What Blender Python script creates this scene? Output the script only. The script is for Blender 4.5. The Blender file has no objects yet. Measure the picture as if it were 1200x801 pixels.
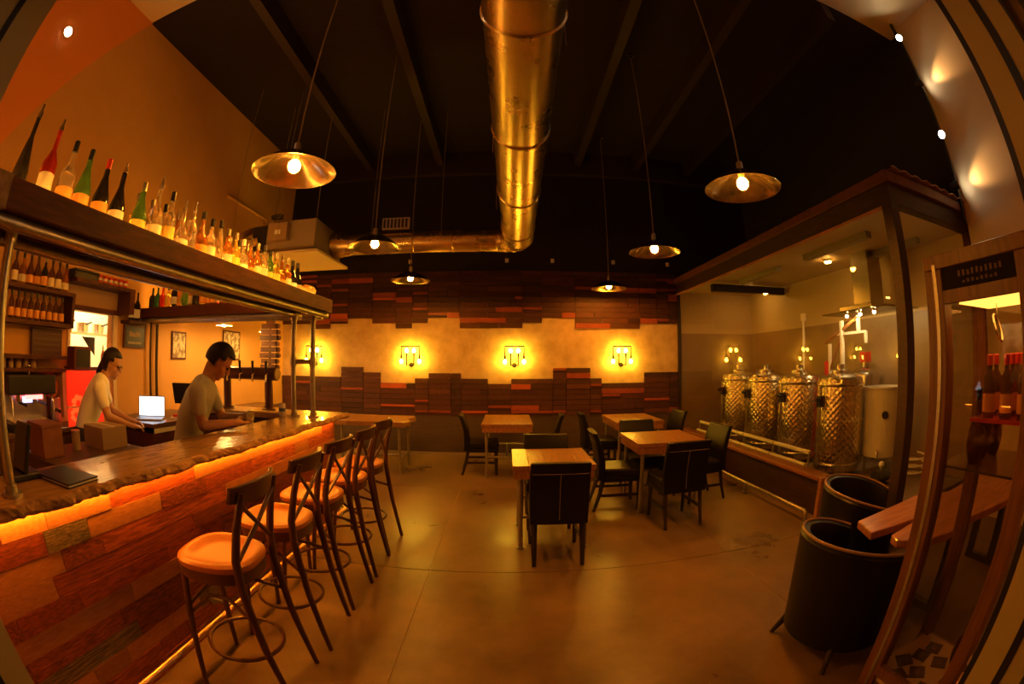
import bpy, bmesh, math, random
from mathutils import Vector, Matrix
random.seed(11)
SC = bpy.context.scene
COL = SC.collection
PI = math.pi

# ------------------------------------------------------------------ camera, world, exposure
cam = bpy.data.cameras.new('camera')
cam.type = 'PANO'
cam.sensor_fit = 'HORIZONTAL'
cam.sensor_width = 36.0
cam.clip_start = 0.01
for holder in (cam, getattr(cam, 'cycles', None)):
    if holder is None:
        continue
    try:
        holder.panorama_type = 'FISHEYE_EQUISOLID'
        holder.fisheye_lens = 523.0 / 1200.0 * 36.0
        holder.fisheye_fov = PI
    except Exception:
        pass
cam_ob = bpy.data.objects.new('camera', cam)
COL.objects.link(cam_ob)
cam_ob.location = (0, 0, 1.6)
cam_ob.rotation_euler = (PI / 2 + 0.0482, 0, -0.0118)
SC.camera = cam_ob
w = bpy.data.worlds.new('World')
SC.world = w
w.use_nodes = True
w.node_tree.nodes['Background'].inputs[0].default_value = (1.0, 0.55, 0.25, 1)
w.node_tree.nodes['Background'].inputs[1].default_value = 0.012
SC.view_settings.view_transform = 'Standard'
SC.view_settings.look = 'None'
SC.view_settings.gamma = 1
SC.view_settings.use_curve_mapping = False
SC.view_settings.exposure = 1.12

# light colours (camera white balance set cool-neutral: the lamps read deep amber)
AMBER = (1.0, 0.34, 0.025)
YELLOW = (1.0, 0.55, 0.035)
DEEP = (1.0, 0.30, 0.03)
WARM = (1.0, 0.56, 0.24)

# ------------------------------------------------------------------ materials
MATS = {}
def nt(name):
    m = bpy.data.materials.new(name)
    m.use_nodes = True
    MATS[name] = m
    return m, m.node_tree.nodes, m.node_tree.links, m.node_tree.nodes['Principled BSDF']

def mat(name, c1, rough=0.5, metal=0.0, c2=None, scale=6.0, stretch=(1, 1, 1), bump=0.0, detail=5.0,
        rand=0.0, spec=None, trans=0.0, ior=1.45, coat=0.0, lo=0.35, hi=0.65, bscale=None, rough2=None):
    m, N, L, b = nt(name)
    b.inputs['Base Color'].default_value = (*c1, 1)
    b.inputs['Roughness'].default_value = rough
    b.inputs['Metallic'].default_value = metal
    b.inputs['IOR'].default_value = ior
    b.inputs['Transmission Weight'].default_value = trans
    b.inputs['Coat Weight'].default_value = coat
    if spec is not None:
        b.inputs['Specular IOR Level'].default_value = spec
    if c2 is not None or bump or rand or rough2 is not None:
        tc = N.new('ShaderNodeTexCoord')
        mp = N.new('ShaderNodeMapping')
        mp.inputs['Scale'].default_value = stretch
        L.new(tc.outputs['Object'], mp.inputs['Vector'])
        oi = N.new('ShaderNodeObjectInfo')
        ad = N.new('ShaderNodeVectorMath')
        ad.operation = 'ADD'
        sc = N.new('ShaderNodeVectorMath')
        sc.operation = 'SCALE'
        L.new(oi.outputs['Random'], sc.inputs[0])
        sc.inputs['Scale'].default_value = 37.0 if rand else 0.0
        L.new(mp.outputs[0], ad.inputs[0])
        L.new(sc.outputs[0], ad.inputs[1])
        nz = N.new('ShaderNodeTexNoise')
        nz.inputs['Scale'].default_value = scale
        nz.inputs['Detail'].default_value = detail
        nz.inputs['Roughness'].default_value = 0.62
        L.new(ad.outputs[0], nz.inputs['Vector'])
        if c2 is not None:
            rp = N.new('ShaderNodeValToRGB')
            rp.color_ramp.elements[0].position = lo
            rp.color_ramp.elements[0].color = (*c1, 1)
            rp.color_ramp.elements[1].position = hi
            rp.color_ramp.elements[1].color = (*c2, 1)
            L.new(nz.outputs['Fac'], rp.inputs[0])
            out = rp.outputs[0]
            if rand:
                hs = N.new('ShaderNodeHueSaturation')
                mr = N.new('ShaderNodeMapRange')
                mr.inputs['To Min'].default_value = 1 - rand
                mr.inputs['To Max'].default_value = 1 + rand
                L.new(oi.outputs['Random'], mr.inputs['Value'])
                L.new(mr.outputs[0], hs.inputs['Value'])
                L.new(out, hs.inputs['Color'])
                out = hs.outputs[0]
            L.new(out, b.inputs['Base Color'])
        if rough2 is not None:
            mr2 = N.new('ShaderNodeMapRange')
            mr2.inputs['From Min'].default_value = 0.3
            mr2.inputs['From Max'].default_value = 0.7
            mr2.inputs['To Min'].default_value = rough
            mr2.inputs['To Max'].default_value = rough2
            L.new(nz.outputs['Fac'], mr2.inputs['Value'])
            L.new(mr2.outputs[0], b.inputs['Roughness'])
        if bump:
            bp = N.new('ShaderNodeBump')
            bp.inputs['Strength'].default_value = bump
            bp.inputs['Distance'].default_value = 0.01
            src = nz
            if bscale:
                src = N.new('ShaderNodeTexNoise')
                src.inputs['Scale'].default_value = bscale
                src.inputs['Detail'].default_value = 6
                L.new(ad.outputs[0], src.inputs['Vector'])
            L.new(src.outputs['Fac'], bp.inputs['Height'])
            L.new(bp.outputs[0], b.inputs['Normal'])
    return m

def emit(name, col, strength):
    m, N, L, b = nt(name)
    b.inputs['Base Color'].default_value = (*col, 1)
    b.inputs['Emission Color'].default_value = (*col, 1)
    b.inputs['Emission Strength'].default_value = strength
    return m

def pane_glass(name, tint=(1, 1, 1), refl=0.09):
    """thin sheet glass: clear, with the reflection of a plain pane (fresnel)."""
    m, N, L, b = nt(name)
    N.remove(b)
    tr = N.new('ShaderNodeBsdfTransparent')
    tr.inputs[0].default_value = (*tint, 1)
    gl = N.new('ShaderNodeBsdfGlossy')
    gl.inputs['Roughness'].default_value = 0.01
    fr = N.new('ShaderNodeFresnel')
    fr.inputs['IOR'].default_value = 1.5
    mx = N.new('ShaderNodeMixShader')
    ge = N.new('ShaderNodeNewGeometry')
    iv = N.new('ShaderNodeMath')
    iv.operation = 'SUBTRACT'
    iv.inputs[0].default_value = 1.0
    L.new(ge.outputs['Backfacing'], iv.inputs[1])
    ml = N.new('ShaderNodeMath')
    ml.operation = 'MULTIPLY'
    L.new(fr.outputs[0], ml.inputs[0])
    L.new(iv.outputs[0], ml.inputs[1])
    L.new(ml.outputs[0], mx.inputs[0])
    L.new(tr.outputs[0], mx.inputs[1])
    L.new(gl.outputs[0], mx.inputs[2])
    L.new(mx.outputs[0], N['Material Output'].inputs['Surface'])
    return m

FLOOR = mat('polished_concrete', (0.085, 0.050, 0.022), 0.24, c2=(0.27, 0.165, 0.075), lo=0.28, hi=0.72, scale=1.1, detail=9, bump=0.04, rough2=0.48, bscale=25)
BLACKW = mat('black_paint', (0.013, 0.009, 0.006), 0.7, c2=(0.019, 0.013, 0.009), scale=3)
CEIL = mat('dark_ceiling', (0.013, 0.0065, 0.0035), 0.9, c2=(0.02, 0.009, 0.005), scale=4, stretch=(1, 6, 1))
BEAM = mat('dark_steel', (0.03, 0.016, 0.01), 0.6)
OCHRE = mat('ochre_plaster', (0.56, 0.29, 0.075), 0.85, c2=(0.60, 0.315, 0.085), scale=2)
REDW = mat('terracotta_paint', (0.74, 0.25, 0.04), 0.75)
CREAM = mat('cream_paint', (0.66, 0.49, 0.26), 0.7)
TILEW = mat('beige_paint', (0.52, 0.40, 0.21), 0.6)
TILED = mat('brown_tile', (0.26, 0.17, 0.085), 0.4, c2=(0.30, 0.2, 0.1), scale=3)
PLAST = mat('parchment_plaster', (0.50, 0.33, 0.16), 0.7, c2=(0.66, 0.47, 0.25), scale=5, detail=10, bump=0.15)
WAINS = mat('dark_wainscot', (0.075, 0.05, 0.032), 0.55, c2=(0.10, 0.066, 0.042), scale=12, stretch=(0.3, 1, 4))
PLK = [mat('plank_umber', (0.036, 0.010, 0.005), 0.6, c2=(0.105, 0.030, 0.013), scale=8, stretch=(1.0, 1, 1.6), rand=0.3, bump=0.35, detail=9),
       mat('plank_walnut', (0.048, 0.013, 0.006), 0.6, c2=(0.125, 0.036, 0.015), scale=8, stretch=(1.0, 1, 1.6), rand=0.3, bump=0.35, detail=9),
       mat('plank_red', (0.44, 0.085, 0.025), 0.45, c2=(0.30, 0.06, 0.02), scale=9, stretch=(0.6, 1, 1), rand=0.3, bump=0.2)]
BPL = [mat('bar_plank_russet', (0.33, 0.062, 0.014), 0.48, c2=(0.17, 0.032, 0.009), scale=5, stretch=(1, 1.6, 1.6), rand=0.35, bump=0.3, lo=0.4, hi=0.6, detail=9),
       mat('bar_plank_mahogany', (0.14, 0.026, 0.008), 0.48, c2=(0.34, 0.075, 0.018), scale=5, stretch=(1, 1.6, 1.6), rand=0.35, bump=0.3, lo=0.4, hi=0.6, detail=9),
       mat('bar_plank_tan', (0.42, 0.175, 0.05), 0.5, c2=(0.31, 0.11, 0.03), scale=5, stretch=(1, 2, 2), rand=0.2, bump=0.12, detail=9),
       mat('bar_plank_moss', (0.05, 0.042, 0.02), 0.55, c2=(0.22, 0.14, 0.055), scale=6, stretch=(1, 1.2, 3), lo=0.4, hi=0.6, rand=0.25, bump=0.2, detail=9)]
DWOOD = mat('dark_wood', (0.055, 0.015, 0.006), 0.55, spec=0.3, c2=(0.11, 0.030, 0.011), scale=7, stretch=(6, 1, 6), bump=0.1)
BARTOP = mat('bar_top_wood', (0.27, 0.14, 0.045), 0.26, c2=(0.44, 0.25, 0.085), scale=7, stretch=(8, 0.8, 4), bump=0.05, coat=0.3)
BARK = mat('live_edge_bark', (0.13, 0.065, 0.025), 0.75, c2=(0.46, 0.25, 0.09), scale=16, bump=0.8)
TABLE = mat('table_wood', (0.24, 0.10, 0.03), 0.30, c2=(0.40, 0.18, 0.055), scale=5, stretch=(9, 1, 4), rand=0.12, bump=0.05)
SLAB = mat('slab_wood', (0.34, 0.12, 0.045), 0.30, c2=(0.55, 0.22, 0.085), scale=4, stretch=(1, 7, 4), bump=0.05, coat=0.2)
STOOLW = mat('stool_wood', (0.075, 0.028, 0.014), 0.35, c2=(0.11, 0.04, 0.018), scale=9)
SEATW = mat('stool_seat', (0.38, 0.115, 0.022), 0.36, c2=(0.46, 0.15, 0.03), scale=3)
LEATH = mat('black_leather', (0.009, 0.006, 0.005), 0.38, spec=0.35, bump=0.12, scale=140)
STITCH = mat('stitch_thread', (0.25, 0.19, 0.12), 0.6)
PIPING = mat('bronze_piping', (0.30, 0.17, 0.08), 0.4)
CLEG = mat('chair_leg', (0.025, 0.014, 0.009), 0.4)
GALV = mat('galvanised_pipe', (0.50, 0.46, 0.36), 0.36, metal=0.9, c2=(0.40, 0.36, 0.28), scale=30)
DUCTM = mat('duct_steel', (0.72, 0.56, 0.30), 0.24, metal=1.0, c2=(0.62, 0.47, 0.24), scale=5, rough2=0.36)
SHADEM = mat('lamp_shade_steel', (0.52, 0.42, 0.27), 0.20, metal=1.0, c2=(0.44, 0.34, 0.21), scale=30, stretch=(1, 1, 0.2))
STEEL = mat('stainless', (0.62, 0.58, 0.50), 0.25, metal=1.0)
BLACKM = mat('black_metal', (0.02, 0.017, 0.015), 0.4)
BLACKP = mat('black_plastic', (0.015, 0.013, 0.012), 0.35)
CORD = mat('lamp_cord', (0.22, 0.16, 0.09), 0.6)
WHITEP = mat('white_plastic', (0.75, 0.70, 0.62), 0.45)
IRON = mat('iron_pipe', (0.05, 0.035, 0.025), 0.45, metal=0.6)
JAMB = mat('door_jamb', (0.46, 0.36, 0.15), 0.5)
KRAFT = mat('cardboard', (0.36, 0.22, 0.11), 0.7)
REDP = mat('red_plastic', (0.60, 0.035, 0.02), 0.35)
PAPER = mat('poster_paper', (0.55, 0.42, 0.25), 0.7, c2=(0.20, 0.13, 0.07), scale=14, detail=2, lo=0.45, hi=0.55)
CABW = mat('cabinet_wood', (0.12, 0.044, 0.014), 0.36, c2=(0.20, 0.076, 0.026), scale=6, stretch=(7, 7, 0.8))
GLASS = pane_glass('sheet_glass', (0.94, 0.95, 0.90))
CGLASS = pane_glass('cabinet_glass', (0.86, 0.83, 0.76))
LABELS = {k: mat('label_' + k, c, 0.6) for k, c in dict(
    cream=(0.75, 0.62, 0.42), yellow=(0.80, 0.55, 0.10), white=(0.80, 0.76, 0.68), red=(0.55, 0.05, 0.03),
    black=(0.03, 0.025, 0.02), orange=(0.75, 0.33, 0.06)).items()}
GL = {k: mat('bottle_glass_' + k, c, 0.06, trans=t, ior=1.4) for k, (c, t) in dict(
    clear=((0.95, 0.88, 0.72), 0.88), amber=((0.75, 0.32, 0.06), 0.8), green=((0.16, 0.36, 0.07), 0.6),
    dark=((0.025, 0.02, 0.014), 0.15), teal=((0.03, 0.20, 0.16), 0.5), red=((0.65, 0.05, 0.03), 0.6),
    yellow=((0.85, 0.62, 0.12), 0.75), brown=((0.16, 0.06, 0.02), 0.45)).items()}
BULB = emit('pendant_bulb', AMBER, 330)
SBULB = emit('sconce_bulb', YELLOW, 85)

# ------------------------------------------------------------------ mesh building
class MB:
    def __init__(s):
        s.v = []
        s.f = []
    def add(s, vs, fs):
        o = len(s.v)
        s.v += [tuple(p) for p in vs]
        s.f += [tuple(i + o for i in q) for q in fs]
        return s
    def box(s, x0, x1, y0, y1, z0, z1, M=None):
        vs = [Vector((x, y, z)) for z in (z0, z1) for y in (y0, y1) for x in (x0, x1)]
        if M is not None:
            vs = [M @ p for p in vs]
        return s.add(vs, [(0, 2, 3, 1), (4, 5, 7, 6), (0, 1, 5, 4), (2, 6, 7, 3), (0, 4, 6, 2), (1, 3, 7, 5)])
    def tube(s, pts, r, n=8, closed=False, cap=True):
        pts = [Vector(p) for p in pts]
        k = len(pts)
        rs = r if isinstance(r, (list, tuple)) else [r] * k
        T = []
        for i in range(k):
            a = pts[(i - 1) % k] if (closed or i > 0) else pts[i]
            b = pts[(i + 1) % k] if (closed or i < k - 1) else pts[i]
            d = b - a
            T.append(d.normalized() if d.length > 1e-9 else Vector((0, 0, 1)))
        up = Vector((0, 0, 1)) if abs(T[0].z) < 0.9 else Vector((1, 0, 0))
        nrm = T[0].cross(up).normalized()
        vs = []
        for i in range(k):
            nrm = nrm - T[i] * nrm.dot(T[i])
            nrm = nrm.normalized() if nrm.length > 1e-6 else T[i].orthogonal().normalized()
            bi = T[i].cross(nrm)
            for j in range(n):
                a = 2 * PI * j / n
                vs.append(pts[i] + (nrm * math.cos(a) + bi * math.sin(a)) * rs[i])
        fs = []
        for i in range(k if closed else k - 1):
            for j in range(n):
                a, b = i * n + j, i * n + (j + 1) % n
                c, d = ((i + 1) % k) * n + (j + 1) % n, ((i + 1) % k) * n + j
                fs.append((a, b, c, d))
        if cap and not closed:
            fs.append(tuple(range(n - 1, -1, -1)))
            fs.append(tuple(range((k - 1) * n, k * n)))
        return s.add(vs, fs)
    def cyl(s, p0, p1, r0, r1=None, n=14):
        return s.tube([p0, p1], [r0, r0 if r1 is None else r1], n)
    def lathe(s, prof, n=20, c=(0, 0, 0), M=None):
        c = Vector(c)
        vs = []
        for (r, z) in prof:
            for j in range(n):
                a = 2 * PI * j / n
                p = Vector((max(r, 1e-4) * math.cos(a), max(r, 1e-4) * math.sin(a), z))
                if M is not None:
                    p = M @ p
                vs.append(p + c)
        fs = []
        for i in range(len(prof) - 1):
            for j in range(n):
                fs.append((i * n + j, i * n + (j + 1) % n, (i + 1) * n + (j + 1) % n, (i + 1) * n + j))
        if prof[0][0] > 1e-3:
            fs.append(tuple(range(n - 1, -1, -1)))
        if prof[-1][0] > 1e-3:
            fs.append(tuple(range((len(prof) - 1) * n, len(prof) * n)))
        return s.add(vs, fs)
    def prism(s, poly, z0, z1, M=None):
        k = len(poly)
        vs = [Vector((x, y, z0)) for x, y in poly] + [Vector((x, y, z1)) for x, y in poly]
        if M is not None:
            vs = [M @ p for p in vs]
        fs = [tuple(range(k - 1, -1, -1)), tuple(range(k, 2 * k))]
        fs += [(i, (i + 1) % k, k + (i + 1) % k, k + i) for i in range(k)]
        return s.add(vs, fs)
    def ball(s, c, r, n=12, m=8, sc=(1, 1, 1), M=None):
        prof = [(r * math.sin(PI * i / m), -r * math.cos(PI * i / m)) for i in range(m + 1)]
        D = Matrix.Diagonal((*sc,))
        if M is not None:
            D = M.to_3x3() @ D
        return s.lathe(prof, n, c, D)
    def capsule(s, p0, r0, p1, r1, n=12):
        p0, p1 = Vector(p0), Vector(p1)
        s.ball(p0, r0, n, 8)
        s.ball(p1, r1, n, 8)
        return s.tube([p0, p1], [r0, r1], n)
    def build(s, name, m, parent=None, smooth=True, bevel=0.0, kind=None):
        me = bpy.data.meshes.new(name)
        me.from_pydata(s.v, [], s.f)
        bm = bmesh.new()
        bm.from_mesh(me)
        bmesh.ops.recalc_face_normals(bm, faces=bm.faces)
        bm.to_mesh(me)
        bm.free()
        if m is not None:
            me.materials.append(m)
        if smooth:
            me.polygons.foreach_set('use_smooth', [True] * len(me.polygons))
            me.set_sharp_from_angle(angle=math.radians(38))
        o = bpy.data.objects.new(name, me)
        COL.objects.link(o)
        if parent is not None:
            o.parent = parent
        if bevel:
            b = o.modifiers.new('bevel', 'BEVEL')
            b.width = bevel
            b.segments = 2
            b.limit_method = 'ANGLE'
            b.angle_limit = math.radians(50)
        if kind:
            o['kind'] = kind
        return o

def tag(o, label, cat, group=None):
    o['label'] = label
    o['category'] = cat
    if group:
        o['group'] = group
    return o
def thing(name, label, cat, loc=(0, 0, 0), rz=0.0, group=None):
    o = bpy.data.objects.new(name, None)
    COL.objects.link(o)
    o.location = loc
    o.rotation_euler = (0, 0, rz)
    o.empty_display_size = 0.05
    return tag(o, label, cat, group)
def struct(o, label=None, cat=None):
    o['kind'] = 'structure'
    if label:
        o['label'] = label
    if cat:
        o['category'] = cat
    return o
def dup(root, loc=None, rz=None, label=None, group=None):
    r = root.copy()
    COL.objects.link(r)
    if loc is not None:
        r.location = loc
    if rz is not None:
        r.rotation_euler = (0, 0, rz)
    if label:
        r['label'] = label
    if group:
        r['group'] = group
    for ch in list(root.children):
        c = ch.copy()
        COL.objects.link(c)
        c.parent = r
        for g in list(ch.children):
            d = g.copy()
            COL.objects.link(d)
            d.parent = c
    return r
UNIT = {}
def piece(name, m, x0, x1, y0, y1, z0, z1, parent, bev=0.0):
    """a box piece sharing one unit mesh per material"""
    if m.name not in UNIT:
        me = bpy.data.meshes.new('unit_' + m.name)
        t = MB().box(-.5, .5, -.5, .5, -.5, .5)
        me.from_pydata(t.v, [], t.f)
        me.materials.append(m)
        UNIT[m.name] = me
    o = bpy.data.objects.new(name, UNIT[m.name])
    COL.objects.link(o)
    o.location = ((x0 + x1) / 2, (y0 + y1) / 2, (z0 + z1) / 2)
    o.scale = (x1 - x0, y1 - y0, z1 - z0)
    o.parent = parent
    return o
def B(name, m, x0, x1, y0, y1, z0, z1, parent=None, bevel=0.0):
    return MB().box(x0, x1, y0, y1, z0, z1).build(name, m, parent, smooth=False, bevel=bevel)
def point(name, loc, power, col, r=0.05, parent=None):
    l = bpy.data.lights.new(name, 'POINT')
    l.energy = power
    l.color = col
    l.shadow_soft_size = r
    o = bpy.data.objects.new(name, l)
    COL.objects.link(o)
    o.location = loc
    o.parent = parent
    return o
def spot(name, loc, target, power, col, size, blend=0.5, r=0.03, parent=None):
    l = bpy.data.lights.new(name, 'SPOT')
    l.energy = power
    l.color = col
    l.spot_size = math.radians(size)
    l.spot_blend = blend
    l.shadow_soft_size = r
    o = bpy.data.objects.new(name, l)
    COL.objects.link(o)
    o.location = loc
    o.rotation_euler = (Vector(target) - Vector(loc)).to_track_quat('-Z', 'Y').to_euler()
    return o

# ================================================================== THE ROOM
XL, XR, YB, ZC = -4.25, 4.78, 7.65, 5.5
# floor: slabs parted by saw-cut joints
fl = struct(B('floor', mat('joint_grout', (0.34, 0.24, 0.14), 0.8), XL - 1.6, XR + .1, -1.5, YB + .1, -0.12, -0.004))
xs = [XL, -3.0, -0.59, 1.82, 4.0, XR]
ys = [-1.2, 0.7, 3.12, 5.54, YB]
g = 0.004
for i in range(len(xs) - 1):
    for j in range(len(ys) - 1):
        MB().box(xs[i] + g, xs[i + 1] - g, ys[j] + g, ys[j + 1] - g, -0.05, 0).build('slab', FLOOR, fl, smooth=False)
# ceiling
ce = struct(B('ceiling', CEIL, XL - .1, XR + .1, 2.5, YB + .1, ZC, ZC + .1))
B('ceiling_panel', CREAM, XL - .1, XR + .1, -1.5, 2.5, ZC, ZC + .1, ce)
for X in (-2.6, -1.23, 1.3, 2.42, 3.5):
    B('beam', BEAM, X - .06, X + .06, 2.5, YB, ZC - .28, ZC, ce)
# back wall
wb = struct(B('wall_back', BLACKW, XL - .1, XR + .1, YB, YB + .1, 0, ZC))
B('header_beam', BEAM, XL, XR, YB - .12, YB, 5.05, ZC, wb)
B('wainscot', WAINS, XL, 3.1, YB - .02, YB, 0.03, .70, wb)
B('skirting', mat('pale_skirting', (.34, .26, .17), .5), XL, 3.1, YB - .035, YB, 0, .045, wb)
B('plaster_band', PLAST, XL, 3.1, YB - .012, YB, 1.25, 2.62, wb)
# stepped edges of the plank cladding, in metres along the wall
S2 = lambda c: (c / 2.609 + 340 - 606.5) / 523.0 * 7.9
def zf(c):
    return 1.6 + (427 - (c / 2.609 + 280)) / 523.0 * 7.75
UP = [(0, 265), (85, 278), (140, 265), (200, 248), (282, 265), (358, 281), (410, 265), (458, 249), (555, 265), (573, 281),
      (742, 265), (800, 249), (900, 265), (918, 281), (1103, 268), (1160, 254), (1200, 254)]
LO = [(0, 432), (180, 403), (255, 420), (312, 440), (420, 425), (462, 406), (530, 412), (560, 425), (640, 441), (708, 425),
      (832, 405), (872, 397), (945, 425), (980, 438), (1115, 420), (1200, 420)]
def step(tab, x):
    z = tab[0][1]
    for c, zz in tab:
        if S2(c) <= x:
            z = zz
    return zf(z)
RH = 0.0915
XE = 3.1
PQ = []
def clad(r0, r1, z0, tab, upper):
    n = 0
    for r in range(r0, r1):
        za, zb = z0 + r * RH, z0 + (r + 1) * RH
        zm = (za + zb) / 2
        x = XL + 0.02 - random.random() * .4
        cuts = sorted(S2(c) for c, _ in tab)
        while x < XE:
            ln = random.choice((.34, .48, .62, .8, .95))
            x1 = x + ln
            for c in cuts:
                if x + .12 < c < x1 + .1:
                    x1 = c
                    break
            x1 = min(x1, XE)
            xa, xm = max(x, XL), (max(x, XL) + x1) / 2
            e = step(tab, xm)
            ok = zm > e if upper else zm < e
            if ok and x1 - xa > .05:
                k = random.random()
                red = k < (.14 if upper else .2)
                m = PLK[2] if red else PLK[0 if k < .66 else 1]
                d = .034 + (.022 if red else random.random() * .016)
                hh = 0 if random.random() < .45 else .045
                PQ.append((m, xa + .004, x1 - .004, YB - d, YB, za + .003 + (hh if red else 0), zb - .003))
                if red and hh:
                    PQ.append((PLK[0], xa + .002, x1 - .002, YB - .036, YB, za + .0015, za + hh - .001))
                n += 1
            x = x1
    return n
n1 = clad(0, 13, 2.02, UP, True)
n2 = clad(0, 10, 0.70, LO, False)
PQ.sort(key=lambda q: -(q[2] - q[1]) * (q[6] - q[5]))
for q in PQ[:295]:
    piece('plank', *q, wb)
rest = MB()
for q in PQ[295:]:
    rest.box(*q[1:])
ro = rest.build('small_planks', None, wb, smooth=False, kind='stuff')
for m_ in PLK:
    ro.data.materials.append(m_)
for k_, q in enumerate(PQ[295:]):
    for f_ in range(6):
        ro.data.polygons[k_ * 6 + f_].material_index = PLK.index(q[0])
# left wall with the hatch to the kitchen
wl = struct(B('wall_left', OCHRE, XL - .12, XL, -1.5, 2.57, 0, ZC))
B('wall_panel', OCHRE, XL - .12, XL, 3.25, YB, 0, ZC, wl)
B('wall_panel', OCHRE, XL - .12, XL, 2.57, 3.25, 0, 1.48, wl)
B('wall_panel', OCHRE, XL - .12, XL, 2.57, 3.25, 2.04, ZC, wl)
Mx = Matrix(((0, 0, 1, XL), (1, 0, 0, 0), (0, 1, 0, 0), (0, 0, 0, 1)))
MB().prism([(2.52, ZC), (1.06, 3.2), (.6, 2.5), (-1.0, 2.5), (-1.0, ZC)], 0.0, 0.02, Mx).build('painted_panel', REDW, wl, smooth=False)
B('hatch_trim', CREAM, XL - .02, XL + .03, 2.53, 2.57, 1.44, 2.08, wl)
B('hatch_trim', CREAM, XL - .02, XL + .03, 3.25, 3.31, 1.0, 2.08, wl)
B('hatch_trim', DWOOD, XL - .02, XL + .05, 2.5, 3.35, 2.04, 2.09, wl)
B('hatch_sill', DWOOD, XL - .12, XL + .06, 2.5, 3.35, 1.44, 1.485, wl)
MB().tube([(XL + .05, 4.02, 2.05), (XL + .05, 4.02, 0)], .02, 8).build('conduit', IRON, wl)
MB().tube([(XL + .05, 3.9, 2.05), (XL + .05, 3.9, 0)], .014, 8).build('conduit', IRON, wl)
MB().tube([(XL + .04, 5.3, 4.05), (XL + .04, 6.55, 4.05), (XL + .04, 6.6, 4.0), (XL + .04, 6.6, 3.3)], .025, 8).build('conduit', OCHRE, wl)
# kitchen behind the hatch
wk = struct(B('wall_kitchen', CREAM, XL - 1.5, XL - 1.4, 1.4, 5.2, 0, 2.7))
B('wall_panel', CREAM, XL - 1.4, XL - .12, 5.1, 5.2, 0, 2.7, wk)
B('wall_panel', CREAM, XL - 1.4, XL - .12, 1.4, 1.5, 0, 2.7, wk)
B('ceiling_panel', CREAM, XL - 1.5, XL - .12, 1.4, 5.2, 2.7, 2.8, wk)
kl = thing('kitchen_light', 'white ceiling light panel glowing inside the kitchen hatch', 'ceiling light', (XL - .7, 3.6, 2.66))
B('housing', WHITEP, -.32, .32, -.32, .32, 0, .04, kl)
B('diffuser', emit('kitchen_diffuser', (1, .80, .48), 45), -.28, .28, -.28, .28, -.02, 0.0, kl)
# right wall: black beyond the glass room, pale towards the door
wr = struct(B('wall_right', BLACKW, XR, XR + .12, 2.26, YB, 0, ZC))
B('wall_panel', CREAM, XR - .12, XR + .12, -1.5, 2.26, 0, ZC, wr)
# front wall around the opening the view is taken from
wf = struct(B('wall_front', OCHRE, XL, -1.40, 0.05, .2, 0, ZC))
B('wall_panel', OCHRE, 1.40, XR, .05, .2, 0, ZC, wf)
B('wall_panel', OCHRE, -1.40, 1.40, .05, .2, 3.6, ZC, wf)
# door frame
dr = struct(B('door_1', JAMB, 1.25, 1.33, .233, .34, 0, 3.5))
B('jamb', JAMB, -1.33, -1.25, .150, .268, 0, 3.5, dr)
B('seal', BLACKP, 1.246, 1.33, .20, .233, 0, 3.5, dr)
B('seal', BLACKP, -1.33, -1.246, .125, .150, 0, 3.5, dr)
B('stop', JAMB, 1.25, 1.40, .12, .20, 0, 3.5, dr)
B('stop', JAMB, -1.40, -1.25, .05, .125, 0, 3.5, dr)
B('seal', BLACKP, 1.25, 1.34, .34, .365, 0, 3.5, dr)
B('header', JAMB, -1.33, 1.33, .08, .2, 3.5, 3.6, dr)

# ================================================================== GLASS BREWING ROOM
GX, GY = 3.12, 2.35
PLAT = mat('brew_floor', (.18, .11, .055), .5, c2=(.27, .2, .12), scale=4)
gr = struct(B('floor_brewery', PLAT, GX + .17, XR, GY + .05, YB, 0, .30))
wbr = struct(B('wall_brewery', TILEW, GX + .02, XR, YB - .05, YB - .005, 2.12, 2.88))
B('wall_panel', TILED, GX + .02, XR, YB - .06, YB - .005, .3, 2.12, wbr)
B('wall_panel', TILEW, XR - .05, XR, GY + .05, YB - .05, 2.12, 2.88, wbr)
B('wall_panel', TILED, XR - .06, XR, GY + .05, YB - .05, .3, 2.12, wbr)
cbr = struct(B('ceiling_brewery', TILEW, GX + .08, XR, GY + .06, YB - .05, 2.86, 2.92))
B('cable_tray', BLACKM, GX + .1, XR - .1, 6.3, 6.4, 2.7, 2.82, cbr)
for (x0, y0, y1) in ((3.55, 3.1, 4.3), (4.3, 2.9, 4.1), (3.6, 5.0, 6.1)):
    B('batten_light', mat('batten_grey', (.30, .27, .2), .5), x0, x0 + .09, y0, y1, 2.79, 2.86, cbr)
EBON_SHADE = mat('ebony_wood_and_shade', (.026, .009, .004), .5, c2=(.05, .017, .008), scale=7, stretch=(6, 1, 6))
# the frame of the glass room
gw = thing('glass_partition', 'dark wooden frame with tall glass panes enclosing the brewing tanks', 'glass wall', (GX, GY, 0))
B('beam', EBON_SHADE, -.04, .06, -.06, YB - GY, 2.84, 3.02, gw, bevel=.004)
B('beam', EBON_SHADE, .061, XR - GX, -.055, .06, 2.84, 3.02, gw, bevel=.004)
B('cornice', mat('red_wood', (.09, .024, .010), .5, c2=(.13, .036, .015), scale=8), -.07, .08, -.1, YB - GY, 3.02, 3.12, gw, bevel=.006)
B('cornice', MATS['red_wood'], .081, XR - GX, -.1, .08, 3.02, 3.12, gw, bevel=.006)
B('post', EBON_SHADE, -.05, .07, -.06, .06, 0, 2.84, gw, bevel=.004)
B('post', IRON, -.02, .03, YB - GY - .08, YB - GY - .03, .42, 2.84, gw)
B('post', DWOOD, XR - GX - .08, XR - GX, -.05, .05, 0, 2.84, gw)
B('trim_strip', TABLE, -.045, .0, .06, YB - GY, 2.815, 2.84, gw)
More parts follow.
